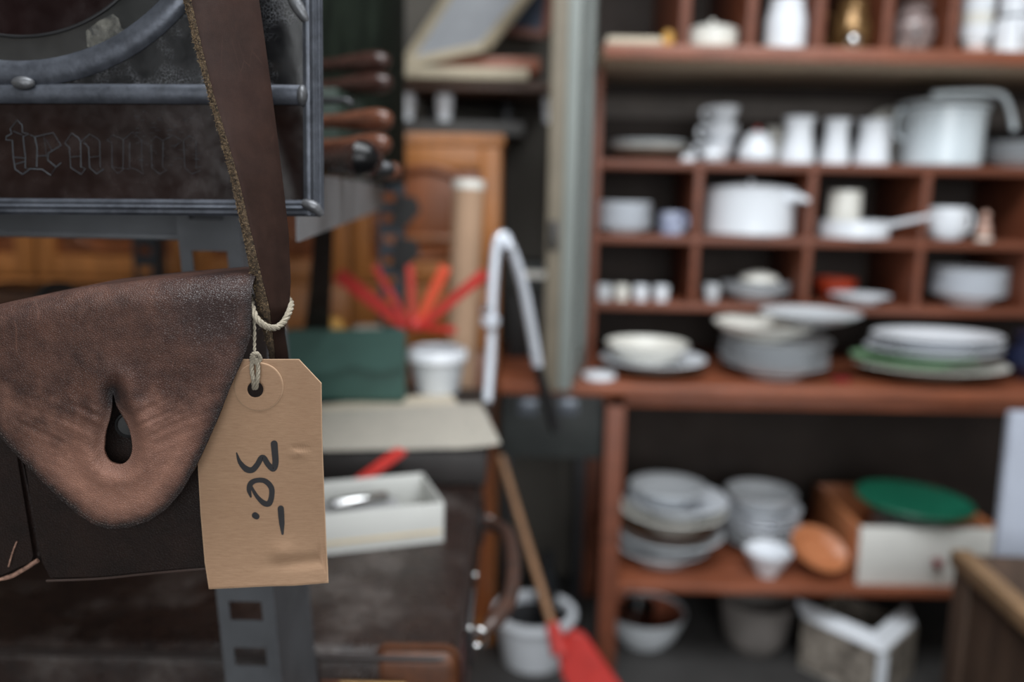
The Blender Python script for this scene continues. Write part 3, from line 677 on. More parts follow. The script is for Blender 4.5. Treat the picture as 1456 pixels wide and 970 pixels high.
b = B(); tube(b, smooth_path([(SX1 + .004, .93, .635), (SX1 + .026, .945, .642), (SX1 + .048, 1.0, .650), (SX1 + .052, 1.10, .652), (SX1 + .044, 1.2, .650), (SX1 + .022, 1.255, .642), (SX1 + .004, 1.27, .635)], 6), [.0065] * 6 + [.0105] * 25 + [.007] * 6, 12)
hd = part('handle', b, mat('handle_leather', rgb(54, 46, 44), .4, var=.3, scale=40, c2=rgb(84, 56, 44)), su, world=True)
for y in (.925, 1.275):
    b = B(); box(b, SX1 - .001, SX1 + .007, y - .02, y + .02, .61, .66, .002); part('handle_plate', b, darkmetal, su, world=True)
    b = B(); tube(b, [Vector((SX1 + .012 + .010 * math.cos(a * math.pi / 8), y, .638 + .011 * math.sin(a * math.pi / 8))) for a in range(17)], .0025, 8); part('handle_ring', b, silver, su, world=True)
for y in (.885, 1.02):
    b = B(); bmesh.ops.create_uvsphere(b, u_segments=14, v_segments=8, radius=.004, matrix=Matrix.Translation((SX1 + .004, y, .67))); part('rivet', b, silver, su, world=True)
b = B(); tube(b, [(SX1 + .003, .89, .67), (SX1 + .004, .97, .675)], .004, 8); part('latch', b, silver, su, world=True)
# front strap with buckle at the suitcase's near edge
part('buckle_strap', bx(-.175, -.09, SY0 - .004, SY0 + .002, .55, .69, .001), corner_m, su, world=True)
b = B(); q = Vector((-.125, SY0 - .007, .67)); tube(b, [q + Vector((.03 * x, 0, .022 * z)) for x, z in ((-1, -1), (1, -1), (1, 1), (-1, 1), (-1, -1))], .0025, 6); part('buckle', b, gold, su, world=True)

# small open carton with a glass tube, on the suitcase
ct = root('small_carton', 'small open grey-white card box holding a glass tube on the suitcase', 'box', PZ(560, 780, ST))
c0 = PZ(631, 771, ST); c1 = PZ(440, 793, ST); ux = (c0 - c1).normalized(); uy = Vector((-ux.y, ux.x, 0)); Lc, Dc, Hc = .20, .118, .052
def ob(o, a0, a1, b0, b1, z0, z1, bev=.0006):
    b = box(B(), a0, a1, b0, b1, z0, z1, bev); M = Matrix((( -ux.x, uy.x, 0, o.x), (-ux.y, uy.y, 0, o.y), (0, 0, 1, 0), (0, 0, 0, 1))); b.transform(M); return b
part('bottom', ob(c0, 0, Lc, 0, Dc, ST + .0005, ST + .003), carton, ct, world=True)
for a in ((0, Lc, 0, .002), (0, Lc, Dc - .002, Dc), (0, .002, .002, Dc - .002), (Lc - .002, Lc, .002, Dc - .002)): part('side', ob(c0, *a, ST + .003, ST + Hc), carton, ct, world=True)
part('label_strip', ob(c0, .004, Lc, -.0006, -.0001, ST + .013, ST + .017, 0), mat('cream_tape', rgb(206, 186, 150), .7), ct, world=True)
g0 = ob(c0, .045, .15, .04, .09, ST + .0032, ST + .036, .003); single('small_packet', g0, mat('dull_packet', rgb(150, 150, 150), .6), 'small grey-white packet inside the open carton', 'packet', c0 - ux * .09 + uy * .07 + Vector((0, 0, .003)), world=True)
b = B(); ga = c0 - ux * .058 + uy * .062 + Vector((0, 0, .0435)); gbp = c0 - ux * .135 + uy * .050 + Vector((0, 0, .0435)); tube(b, [ga, ga.lerp(gbp, .05), ga.lerp(gbp, .95), gbp], [.004, .007, .007, .004], 14)
single('glass_tube', b, silver, 'shiny capped glass tube lying in the open carton', 'tube', (ga + gbp) / 2 - Vector((0, 0, .007)), world=True)
b = B(); beam(b, P(505, 690, 1.13), P(572, 640, 1.195), .022, .008, .002)
single('red_stick', b, red_p, 'flat red stick leaning between open carton and black case', 'stick', P(505, 690, 1.13), world=True)

# dark flat case carrying the papers
KZ = .77
single('flat_black_case', bx(-.75, -.035, 1.21, 1.645, ST + .0020, KZ, .004), mat('black_case_cloth', rgb(36, 32, 31), .6, var=.2), 'flat black case on the suitcase, under the papers', 'case', (-.4, 1.4, ST), world=True)
def paper(label, corners, z, m, curl):
    b = B(); a, c, d, e = [PZ(u, v, z) for u, v in corners]; n = 14; rows = []
    for i in range(n + 1):
        r = []
        for j in range(n + 1):
            p = a.lerp(c, j / n).lerp(e.lerp(d, j / n), i / n); p.z += curl(j / n, i / n); r.append(p)
        rows.append(r)
    grid(b, rows); grid(b, [[p - Vector((0, 0, .0007)) for p in r] for r in rows]); 
    ed = lambda rs: grid(b, [[p, p - Vector((0, 0, .0007))] for p in rs])
    ed(rows[0]); ed(rows[-1]); ed([r[0] for r in rows]); ed([r[-1] for r in rows])
    bmesh.ops.remove_doubles(b, verts=b.verts, dist=.00002)
    return single('paper_sheet', b, m, label, 'paper', (a + d) / 2, 'papers on the black case', world=True)
paper('lower cream paper sheet with a corner poking out behind the printed sheet', [(400, 630), (690, 628), (640, 558), (420, 580)], KZ + .0012, paper_m, lambda u, v: .0)
t = NT('printed_sheet'); w = t.n('TexWave', Vector=t.tc.outputs['Object'], Scale=26., Distortion=2.5, Detail=3., _bands_direction='Y').outputs[0]
pr_m = t.out(Base__Color=t.mix(t.math('MULTIPLY', t.ramp(w, .4, .7), t.ramp(t.noise(120, 3), .3, .55, .15, .75)), rgb(186, 179, 166), rgb(120, 118, 114)), Roughness=.8)
paper('faded printed sheet with curled corner lying over the black case', [(380, 644), (712, 638), (684, 574), (400, 588)], KZ + .003, pr_m, lambda u, v: .002 + .006 * max(0, u - .8) * 5 * (1 - v) * max(0, u - .8) * 5)

# green leather case with dark strap
GYc = 1.50; g = root('green_case', 'dark green leathercloth case with wavy flap and dark hanging strap', 'case', P(490, 572, GYc))
gx0, gx1 = P(405, 520, GYc).x, P(576, 520, GYc).x; gz0, gz1 = KZ + .004, P(500, 471, GYc).z
part('body', bx(gx0, gx1 - .002, GYc, GYc + .045, gz0, gz1 - .003, .006, 3), greenlea, g, world=True)
fl = [(405, 470), (575, 468), (577, 520), (560, 527), (540, 530), (522, 528), (508, 521), (498, 519), (488, 527), (470, 530), (440, 532), (405, 534)]
part('flap', prism(B(), [P(u, v, GYc - .012) for u, v in fl], (0, .009, 0), .0015), greenlea, g, world=True)
b = B(); grid(b, [[P(452, 280, 1.30), P(478, 280, 1.30)], [P(446, 330, 1.32), P(474, 330, 1.32)], [P(441, 390, 1.35), P(472, 390, 1.35)], [P(436, 440, 1.39), P(470, 440, 1.39)], [P(432, 468, GYc - .014), P(470, 468, GYc - .014)]])
bmesh.ops.solidify(b, geom=b.faces[:], thickness=.004)
part('strap', b, mat('dark_strap', rgb(44, 34, 30), .6), g, world=True, label='dark brown strap')

# jars, bowl with red slats, kraft roll
def lathe_thing(name, label, cat, prof, m, loc, group=None, sx=1, sy=1, rot=(0, 0, 0), seg=40):
    return single(name, lathe(B(), prof, seg, sx=sx, sy=sy), m, label, cat, loc, group, 40, rot)
def at(px, py, Y, z): return Vector((P(px, py, Y).x, Y, z))
def open_prof(R, r0, Hh, th, foot=.004, curve=.5):
    out = [(0, 0), (r0, 0), (r0, foot)] ; n = 8
    o = [(lerp(r0, R, (k / n) ** curve), foot + (Hh - foot) * (k / n)) for k in range(1, n + 1)]
    i = [(max(.001, r - th), max(z, foot + th)) for r, z in reversed(o)]
    return out + o + [(R - th * .4, Hh + th * .3)] + i + [(max(.001, r0 - th), foot + th), (0, foot + th)]
lathe_thing('white_cup', 'plain white cup standing behind the green case near the pouch strap', 'cup', open_prof(.022, .017, .05, .003), white, at(425, 470, 1.60, KZ + .0005))
jr = root('white_jar', 'white jar with ochre lid behind the green case', 'jar', at(522, 470, 1.61, KZ + .0005))
part('body', lathe(B(), [(0, 0), (.026, 0), (.03, .004), (.03, .11), (.027, .118), (.027, .124), (0, .124)], 36), white2, jr)
b = B(); lathe(b, [(0, 0), (.018, 0), (.024, .03), (.022, .08), (.026, .10), (.020, .13), (.01, .14), (0, .14)], 30)
single('ochre_vase', b, yellow, 'small ochre vase behind the green case beside dark strap', 'vase', at(474, 470, 1.61, KZ + .0005))
bw = root('enamel_bowl', 'white-rimmed grey enamel bowl holding red slats', 'bowl', at(622, 545, 1.612, KZ + .0025))
part('body', lathe(B(), open_prof(.054, .042, .066, .002, curve=.9), 44), greychina, bw)
part('rim', lathe(B(), [(.053, .058), (.058, .062), (.059, .074), (.055, .082), (.050, .083), (.0495, .060)], 44), white, bw)
b = B(); q = [Vector((.046 * math.cos(a) * k, .046 * math.sin(a) * k, .076 + .008 * noise.noise(Vector((a * 3, k * 4, 1))))) for k in (1, .6, .2) for a in [x * math.pi / 8 for x in range(16)]]
V = [b.verts.new(p) for p in q]
for i in range(2):
    for k in range(16): b.faces.new((V[i * 16 + k], V[i * 16 + (k + 1) % 16], V[i * 16 + 16 + (k + 1) % 16], V[i * 16 + 16 + k]))
b.faces.new(V[32:]); bmesh.ops.solidify(b, geom=b.faces[:], thickness=.01)
single('crumpled_cloth', b, white, 'crumpled white cloth in the enamel bowl', 'cloth', bw.location + Vector((0, 0, .0)), None)
rs = root('red_slat_fan', 'red fan of flat slats spreading out of the enamel bowl', 'slat fan', P(590, 478, 1.57))
for i, (u, v, w, m, dy) in enumerate(((480, 390, 22, red_p, .02), (532, 378, 10, red_p, .0), (583, 377, 11, red_p, .01), (634, 379, 17, red_o, -.005), (690, 388, 16, red_p, -.02), (648, 470, 11, red_p, -.03))):
    a = P(588 + (i - 2) * 4, 466, 1.57); c = P(u, v, 1.57 + dy); b = B(); beam(b, a, c, w * mpp(600, 450, 1.53) * .8, .004, .0008)
    # turn the slats' broad side to the room
    b.free(); b = B(); t_ = (c - a).normalized(); s_ = t_.cross(Vector((0, 1, 0))).normalized() * w * mpp(600, 450, 1.53) / 2
    prism(b, [a - s_ * .8, a + s_ * .8, c + s_, c - s_], (0, .004 + i * .0001, 0), .0008); part('slat', b, m, rs, world=True)
b = B(); bmesh.ops.create_uvsphere(b, u_segments=16, v_segments=10, radius=.014, matrix=Matrix.Translation(P(590, 462, 1.565))); part('pivot', b, red_p, rs, world=True)
kt = P(667, 258, 1.80); kb_ = P(655, 500, 1.78); dr = (kt - kb_).normalized(); foot = kb_ - dr * (kb_.z / dr.z)
kr = root('kraft_paper_roll', 'tall beige kraft paper roll standing on end behind the enamel bowl', 'paper roll', foot)
b = B(); tube(b, [foot + dr * .002, kt], .0325, 30); part('roll', b, beige_card, kr, 60, world=True)
b = B(); tube(b, [kt - dr * .016, kt + dr * .002], .0335, 30); part('end_cap', b, white2, kr, 60, world=True, label='white end cap')

# chrome tongs
tg = root('chrome_tongs', 'long chrome tongs with two arms spread, leaning by the papers', 'tongs', P(694, 575, 1.45))
def arm(pts, r0, r1, m, name): b = B(); q = smooth_path([P(*p) for p in pts], 6); tube(b, q, [lerp(r0, r1, k / (len(q) - 1)) for k in range(len(q))], 14, True, .7); return part(name, b, m, tg, 60, world=True)
arm([(722, 352, 1.56), (716, 336, 1.56), (706, 350, 1.55), (700, 420, 1.53), (698, 500, 1.50), (693, 572, 1.46)], .014, .012, chrome, 'arm')
arm([(716, 338, 1.565), (726, 352, 1.57), (742, 400, 1.58), (756, 470, 1.60), (764, 520, 1.61)], .011, .012, chrome, 'arm')
arm([(764, 518, 1.61), (778, 570, 1.63), (790, 612, 1.64)], .011, .014, darkmetal, 'grip')
b = B(); tube(b, [P(697, 450, 1.505), P(697, 462, 1.505)], .017, 14); part('collar', b, chrome, tg, world=True)
b = B(); tube(b, [P(683, 440, 1.50), P(697, 440, 1.512)], .006, 10); part('screw', b, silver, tg, world=True)

# ------------------------------------------------------------------ pine cupboard behind
CYF = 2.02
ccx1 = P(712, 300, CYF).x; ccz = P(640, 190, CYF).z; zm = P(620, 402, CYF).z
cb = root('pine_cupboard', 'varnished pine cupboard with carved red-brown door panels', 'cupboard', ((-1.5 + ccx1) / 2, 2.2, 0))
part('carcass', bx(-1.5, ccx1, CYF + .02, 2.44, 0, ccz - .025, .003), orange_w, cb, world=True)
part('cornice', bx(-1.52, ccx1 + .006, CYF - .006, 2.44, ccz - .025, ccz, .004), orange_w, cb, world=True)
xs = [-1.5, -1.13, -.76, -.385, ccx1]
for i in range(4):
    x0, x1 = xs[i] + .003, xs[i + 1] - .003; st_ = .045
    d = part('door', bx(x0 + st_, x1 - st_, CYF + .006, CYF + .02, zm + .05, ccz - .08, .001), orange_d, cb, world=True)
    for a in ((x0, x0 + st_, zm, ccz - .028), (x1 - st_, x1, zm, ccz - .028), (x0 + st_, x1 - st_, ccz - .08, ccz - .028), (x0 + st_, x1 - st_, zm, zm + .05)): part('stile', bx(a[0], a[1], CYF - .004, CYF + .02, a[2], a[3], .003), orange_w, d, world=True)
    cx, cz, rr_ = (x0 + x1) / 2, (zm + ccz) / 2 - .01, .105
    b = B(); tube(b, [Vector((cx + rr_ * 1.15 * math.cos(k * math.pi / 24), CYF + .004, cz + rr_ * math.sin(k * math.pi / 24))) for k in range(49)], .012, 10); part('round_moulding', b, orange_d, d, world=True)
    part('bead', bx(x0 + st_, x1 - st_, CYF - .002, CYF + .008, cz - .065, cz - .05, .004), mat('waxed_bead', rgb(150, 98, 66), .22), d, world=True)
    dd = part('drawer', bx(x0, x1, CYF - .004, CYF + .02, zm - .16, zm - .006, .004), orange_w, cb, world=True)
    b = B(); bmesh.ops.create_uvsphere(b, u_segments=14, v_segments=8, radius=.014, matrix=Matrix.Translation(((x0 + x1) / 2, CYF - .016, zm - .085))); part('knob', b, brownwood, dd, world=True)
    part('lower_door', bx(x0, x1, CYF, CYF + .02, .08, zm - .166, .004), orange_d, cb, world=True)

# dark box with black handle on the flat case, left
dbx = root('dark_wooden_box', 'dark wooden box with curved black handle behind the pouch', 'box', (-.66, 1.30, KZ))
zq = P(60, 414, 1.24).z
part('body', bx(-.80, P(122, 410, 1.24).x, 1.24, 1.36, KZ + .0005, zq - .022, .003), brownwood, dbx, world=True)
part('lid', bx(-.81, P(122, 410, 1.24).x + .006, 1.235, 1.365, zq - .022, zq, .004), mat('waxed_dark_lid', rgb(78, 50, 34), .4), dbx, world=True)
b = B(); q = P(85, 428, 1.22); tube(b, [q + Vector((.028 * math.cos(k * math.pi / 12), 0, .022 * math.sin(k * math.pi / 12))) for k in range(13)], .007, 10); part('handle', b, black, dbx, world=True)

# wall shelf with frames, cups below
WZ = P(660, 112, 1.98).z
ws = root('wall_shelf', 'rough pale wooden wall shelf carrying old frames', 'shelf', (-.15, 2.3, WZ - .03))
part('board', bx(P(566, 112, 1.98).x, P(752, 100, 1.98).x, 1.98, 2.455, WZ - .0, WZ + .026, .003), framewood, ws, world=True)
part('underframe', bx(P(566, 112, 1.98).x + .01, P(752, 100, 1.98).x + .06, 2.0, 2.455, WZ - .022, WZ - .001, .003), brownwood, ws, world=True)
for x in (P(600, 112, 2).x, P(720, 112, 2).x): part('bracket', bx(x - .01, x + .01, 2.25, 2.455, WZ - .08, WZ - .0225, .003), darkmetal, ws, world=True)
def frame_thing(label, pts, Y, dy, w, m, pm, name='picture_frame'):
    """pts: outline corners in pixels at depth Y..Y+dy (leaning back with height)"""
    q = [P(u, v, Y + dy * k) for (u, v), k in zip(pts, (0, 0, 1, 1))]; c = (q[0] + q[1]) / 2
    o = root(name, label, 'frame', c, 'old frames on the wall shelf'); n = (q[1] - q[0]).cross(q[3] - q[0]).normalized()
    for i in range(4): b = B(); beam(b, q[i], q[(i + 1) % 4], w, .02, .002); part('frame_side', b, m, o, world=True)
    b = B(); prism(b, [p + n * .002 for p in q], n * .003); part('glass_pane', b, pm, o, world=True)
    return o
grey_glass = mat('reflection_grey_glass', rgb(156, 158, 162), .2, var=.15, scale=5)  # pale grey colour stands in for the reflection in the pane
z_sh = WZ + .026
frame_thing('pale limed wooden frame with pale glass leaning on the wall shelf', [(578, 91), (688, 67), (776, -40), (676, -60)], 2.04, .24, .026, framewood, grey_glass)
b = bx(P(622, 90, 2.1).x, P(768, 80, 2.1).x, 2.06, 2.4, z_sh + .0, z_sh + .035, .004)
single('red_wooden_tray', b, redwood_worn, 'red-brown wooden tray lying on the wall shelf beneath the frame', 'tray', (P(690, 90, 2.1).x, 2.2, z_sh), world=True)
frame_thing('dark red-brown frame leaning at the shelf end behind the pale frame', [(690, 40), (775, 50), (790, -60), (700, -80)], 2.30, .1, .022, redwood, mat('blue_grey_glass', rgb(74, 82, 96), .2))
# board with small white cups on top of the cupboard
bz = ccz + .032
single('dark_board', bx(-.36, ccx1 + .05, 2.06, 2.40, ccz, bz, .003), mat('charcoal_board', rgb(58, 56, 54), .6), 'dark board lying on top of the pine cupboard', 'board', (-.15, 2.25, ccz), world=True)
for u, lb in ((578, 'small white porcelain cup on dark board beside the steel upright'), (632, 'small white porcelain cup on dark board under the wall shelf'), (783, 'small white porcelain cup on dark board beside the pale door')):
    lathe_thing('porcelain_cup', lb, 'cup', open_prof(.021, .015, .06, .0025), white, at(u, 150, 2.085, bz + .0004), 'porcelain cups on the dark board')

# ------------------------------------------------------------------ red-brown dresser with worktop
YW, YH, YHB, YT = 1.85, 2.07, 2.36, 1.95
zW = P(1000, 549, YW).z; zA, zB, zC = (P(1150, v, YH).z for v in (232, 338.5, 434))
zTt, zTb = P(1150, 70, YT).z, P(1150, 88, YT).z; zL = P(1000, 833, 1.875).z
XL_, XR_ = P(705, 545, YW).x + .006, 1.95
hx = [P(848, 260, YH).x, P(993, 290, YH).x, P(1155, 290, YH).x, P(1317, 290, YH).x, P(1478, 290, YH).x, P(1640, 290, YH).x]
dr_ = root('dresser', 'red-brown painted dresser with pigeonhole hutch full of china', 'dresser', ((XL_ + XR_) / 2, 2.1, 0))
part('worktop', bx(XL_, XR_, YW, YHB + .04, zW - .028, zW, .005), redwood_worn, dr_, world=True)
part('apron', bx(P(862, 575, YW).x, XR_ - .02, YW + .02, YW + .045, zW - .055, zW - .028, .002), redwood_worn, dr_, world=True)
lx0, lx1 = P(862, 600, YW + .02).x, P(889, 600, YW + .02).x
for x in (lx0, XR_ - .1):
    for y in (YW + .02, YHB - .04): part('leg', bx(x, x + (lx1 - lx0), y, y + .042, 0, zW - .028, .002), redwood, dr_, world=True)
part('lower_shelf', bx(lx0 + .02, XR_ - .08, 1.875, YHB, zL - .02, zL, .003), redwood_worn, dr_, world=True)
part('shelf_bearer', bx(lx0 + .042, lx0 + .065, 1.89, YHB, zL - .05, zL - .0205, .002), redwood, dr_, world=True)
part('lower_back', bx(lx0, XR_ - .06, YHB, YHB + .02, .05, zW - .03, .0), dark_back, dr_, world=True)
for i, x in enumerate(hx):
    zt_ = zTb if i == 0 or i == 5 else zA
    part('hutch_side' if i in (0, 5) else 'divider', bx(x - .009, x + .009, YH, YHB, zW if i in (0, 5) else zC, zt_, .001), redwood, dr_, world=True)
for z, nm in ((zA, 'shelf'), (zB, 'shelf'), (zC, 'shelf')):
    part(nm, bx(hx[0] + .009, hx[-1] - .009, YH - .002, YHB, z - .020, z, .002), redwood, dr_, world=True)
part('hutch_back', bx(hx[0], hx[-1], YHB, YHB + .015, zW, 1.92, 0), dark_back, dr_, world=True)
part('back_rail', bx(hx[0] + .01, hx[-1], YHB - .012, YHB, P(1000, 170, YHB).z, P(1000, 140, YHB).z, .001), mat('grey_back_rail', rgb(84, 77, 72), .7), dr_, world=True)
TX0 = P(858, 80, YT).x
part('top_shelf', bx(TX0, XR_, YT, YHB, zTb, zTt, .002), under_wood, dr_, world=True)
part('top_shelf_edge', bx(TX0, XR_, YT - .012, YT - .0005, zTb - .001, zTt + .003, .002), redwood_worn, dr_, world=True)
tx = [P(u, 40, YT).x for u in (975, 1070, 1167, 1264, 1358, 1492)]
for x in tx: part('upper_divider', bx(x - .011, x + .011, YT + .005, YHB, zTt, 1.92, .001), redwood, dr_, world=True)
part('crown_board', bx(TX0, XR_, YT, YHB + .015, 1.92, 1.94, .002), redwood, dr_, world=True)

# pale glazed door standing open at the hutch's left
dz0, dz1 = zW + .004, 1.86
hA = Vector((hx[0] - .03, YH - .03, 0)); hB = Vector((P(808, 300, 1.76).x, 1.76, 0))
gd = root('glazed_door', 'pale grey-green glazed cupboard door standing open beside the hutch', 'door', (hB.x, hB.y, dz0))
dv = (hA - hB).normalized(); nv = Vector((dv.y, -dv.x, 0)); LD = (hA - hB).length
def dbox(s0_, s1_, n0, n1, z0, z1, bev=.002):
    b = box(B(), s0_, s1_, n0, n1, z0, z1, bev); b.transform(Matrix(((dv.x, nv.x, 0, hB.x), (dv.y, nv.y, 0, hB.y), (0, 0, 1, 0), (0, 0, 0, 1)))); return b
part('stile', dbox(0, .05, -.016, .016, dz0, dz1), palepaint, gd, world=True)
part('stile', dbox(LD - .05, LD, -.016, .016, dz0, dz1), palepaint, gd, world=True)
part('rail', dbox(.05, LD - .05, -.014, .014, dz0, dz0 + .06), palepaint, gd, world=True)
part('rail', dbox(.05, LD - .05, -.014, .014, dz1 - .06, dz1), palepaint, gd, world=True)
part('glass_pane', dbox(.05, LD - .05, -.002, .002, dz0 + .06, dz1 - .06, 0), pane, gd, world=True)
part('stile_moulding', dbox(-.006, .012, -.024, -.0165, dz0 + .02, dz1 - .02, .003), palepaint, gd, world=True)
part('edge_board', dbox(-.014, -.001, -.042, -.010, dz0, dz1, .002), beigepaint, gd, world=True, label='beige weathered edge strip')
part('hinge', dbox(-.018, -.0145, -.036, -.018, zW + .30, zW + .36, .001), darkmetal, gd, world=True)
# dark chest under the worktop, left of the leg
ch = root('dark_metal_chest', 'dark green-grey metal chest under the left end of the dresser worktop', 'chest', ((XL_ + lx0) / 2, 2.0, 0))
cz1 = zW - .031; cz0 = P(780, 652, 1.90).z
part('drawer', bx(XL_ + .005, lx0 - .004, 1.90, 2.3, cz0, cz1, .004), chest_m, ch, world=True)
for u in (750, 808): part('glint_plate', bx(P(u, 580, 1.9).x - .022, P(u, 580, 1.9).x + .022, 1.896, 1.9005, P(u, 590, 1.9).z, P(u, 568, 1.9).z, .001), mat('pale_glint', rgb(120, 126, 136), .3, .5), ch, world=True)  # pale plates added to stand in for whitish reflections on the chest
for x in (XL_ + .02, lx0 - .03): 
    for y in (2.15, 2.26): part('leg', bx(x - .01, x + .012, y, y + .022, 0, cz0, .001), darkmetal, ch, world=True)
# dark shadowed stack of boxes between cupboard and door, on the worktop
for i, (h0, h1, m, lb) in enumerate(((0, .16, black, 'matt black tin standing on the worktop behind the chrome tongs'), (.16, .24, chest_m, 'dark green tin with pale label stacked on the black tin'))):
    r_ = root('storage_tin', lb, 'tin', (P(748, 400, 2.2).x, 2.22, zW + h0))
    part('body', bx(-.045, .06, -.08, .1, 0.0005, h1 - h0, .004), m, r_)
    if i: part('label', bx(-.01, .05, -.082, -.0805, .045, .062, 0), white2, r_)

# ------------------------------------------------------------------ china
ORD = ['bottom', 'second', 'third', 'fourth', 'fifth', 'sixth', 'seventh', 'eighth']
def nth(i, n, thing): return ('bottom ' + thing if i == 0 else 'topmost ' + thing if i == n - 1 else '%s %s from the bottom' % (ORD[i], thing))
def cell(x, z):                          # the pigeonhole a thing stands in
    if z >= zTt - .01: e = [(TX0, 0)] + [(t, .011) for t in tx]
    elif zC - .001 <= z < zA - .002: e = [(h, .009) for h in hx]
    else: return -9, 9
    for (a, p), (c, q) in zip(e, e[1:]):
        if a <= x < c: return a + p + .002, c - q - .002
    return -9, 9
def fit(px, py, Y, z, R, right=0.):      # centre and radius that keep a thing inside its pigeonhole
    c = at(px, py, Y, z); lo, hi = cell(c.x, z); k = min(1, (hi - lo) / (2 * R + right))
    c.x = min(max(c.x, lo + R * k), hi - (R + right) * k); return c, k
def plate_prof(R, h=.022, th=.0035): return [(0, 0), (R * .52, 0), (R * .55, .002), (R * .68, h * .62), (R * .97, h), (R, h + th * .5), (R * .985, h + th), (R * .68, h * .62 + th), (R * .54, .003 + th), (0, .003 + th)]
def deep_prof(R, h, th=.004): return [(0, 0), (R * .5, 0), (R * .52, .004), (R * .72, h * .55), (R * .80, h - .008), (R * .97, h), (R, h + th * .5), (R * .985, h + th), (R * .79, h - .008 + th), (R * .70, h * .55 + th), (R * .5, .004 + th), (0, .004 + th)]
def plates(label, px, py, Y, wpx, zs_, m, names='plate', cat='plate', n=1, dz=.009, group=None, h=.02, sy=1., mats=None, where=None, kinds=None, deep=0):
    R = wpx / 2 * mpp(px, py, Y)
    for i in range(n):
        rj = R * (1 + random.uniform(-.02, .02)) if n > 1 else R
        c, kf = fit(px + (random.uniform(-2, 2) if i else 0), py, Y, zs_ + i * dz, rj)
        lb = label if n == 1 else '%s %s' % (nth(i, n, kinds[i] if kinds else label), where)
        lathe_thing(names, lb, cat, deep_prof(rj * kf, deep) if deep else plate_prof(rj * kf, h), mats[i] if mats else m, c + Vector((0, 0, .0004)), group, 1, sy)
def bowl(name, label, px, py, Y, wpx, hpx, z, m, r0=.5, curve=.55, sy=1., cat='bowl', group=None):
    k = mpp(px, py, Y); c, kf = fit(px, py, Y, z, wpx / 2 * k); R = wpx / 2 * k * kf; return lathe_thing(name, label, cat, open_prof(R, R * r0, hpx * k, .004, curve=curve), m, c + Vector((0, 0, .0004)), group, 1, sy)
def ear(bm, x, z0, z1, out, r, ang=0.):
    pts = [Vector((x, 0, z1)), Vector((x + out * .7, 0, z1 + .002)), Vector((x + out, 0, lerp(z0, z1, .6))), Vector((x + out * .75, 0, lerp(z0, z1, .2))), Vector((x, 0, z0))]
    M = Matrix.Rotation(ang, 3, 'Z'); tube(bm, smooth_path([M @ p for p in pts], 5), r, 8); return bm
def vessel(name, label, cat, px, py, Y, z, wpx, hpx, prof, m, handle=None, lid=None, spout=None, group=None, knob=None):
    """prof: list of (radius 0..1, height 0..1) up the outside"""
    k = mpp(px, py, Y); R, Hh = wpx / 2 * k, hpx * k; th = .003
    mx = max(r for r, h in prof); c, kf = fit(px, py, Y, z, R * mx + (.002 if lid else 0), (.30 * R + .017) * math.cos(handle) if handle is not None and abs(handle) < 1.4 else 0); R *= kf
    o = root(name, label, cat, c + Vector((0, 0, .0004)), group)
    out = [(r * R, h * Hh) for r, h in prof]; inn = [(max(.001, r - th), max(h, th)) for r, h in reversed(out)]
    part('body', lathe(B(), [(0, 0)] + out + inn + [(0, th)], 40), m, o)
    rt = out[-1][0]
    if handle is not None: part('handle', ear(B(), interp([(h, r) for r, h in prof], .5) * R - .002, Hh * .22, Hh * .82, .30 * R + .012, .0042, handle), m, o)
    if spout is not None: b = B(); M = Matrix.Rotation(spout, 3, 'Z'); tube(b, [M @ Vector((R * .8, 0, Hh * .45)), M @ Vector((R * 1.25, 0, Hh * .7)), M @ Vector((R * 1.45, 0, Hh * .98))], [.012, .008, .006], 10); part('spout', b, m, o)
    if lid is not None:
        b = lathe(B(), [(0, 0), (rt + .002, 0), (rt + .002, .004), (rt * .8, .010), (rt * .4, .016), (0, .018)], 36); b.transform(Matrix.Translation((0, 0, Hh + .0003))); l = part('lid', b, m, o)
        b = B(); bmesh.ops.create_uvsphere(b, u_segments=14, v_segments=8, radius=lid, matrix=Matrix.Translation((0, 0, Hh + .018 + lid * .7))); part('knob', b, knob or m, l)
    return o
cyl = [(.9, 0), (1, .05), (1, .95), (1, 1)]
belly = [(.62, 0), (.8, .1), (1, .38), (.92, .62), (.7, .86), (.76, 1)]
mug = [(.85, 0), (.95, .05), (1, .5), (.98, 1)]
jug = [(.96, 0), (1, .10), (.88, .36), (.74, .70), (.80, .92), (.94, 1)]
# -- top pigeonholes
YS = 2.05
k = mpp(905, 60, 2.02)
single('folded_linen', bx(-.08, .045, -.1, .1, 0, .022, .008, 3), paper_m, 'flat folded pale linen at the left end of the top shelf', 'linen', at(905, 60, 2.06, zTt + .0004))
lathe_thing('ochre_jar', 'small ochre jar beside the folded linen on the top shelf', 'jar', [(0, 0), (.012, 0), (.014, .004), (.014, .03), (.011, .034), (.011, .04), (0, .04)], yellow, at(950, 55, 2.0, zTt + .0004))
vessel('covered_dish', 'squat white covered dish in the top pigeonhole next to the linen', 'dish', 1024, 60, 2.02, zTt, 76, 27, [(.7, 0), (.9, .15), (1, .6), (.97, 1)], white2, lid=.006)
vessel('milk_jug', 'tall plain white jug standing alone in a top pigeonhole', 'jug', 1120, 60, 2.01, zTt, 58, 72, [(.95, 0), (1, .05), (.98, .6), (.8, .92), (.85, 1)], white, handle=1.5)
o = vessel('coffee_pot', 'brown metal coffee pot with bright highlight in a top pigeonhole', 'pot', 1214, 60, 2.01, zTt, 56, 66, belly, gold, handle=2.6, lid=.008)
b = B(); bmesh.ops.create_uvsphere(b, u_segments=16, v_segments=10, radius=.019, matrix=Matrix.Translation((-.012, -.045, .022))); part('highlight_ball', b, silver, o)  # silver ball added to stand in for the pot's specular highlight
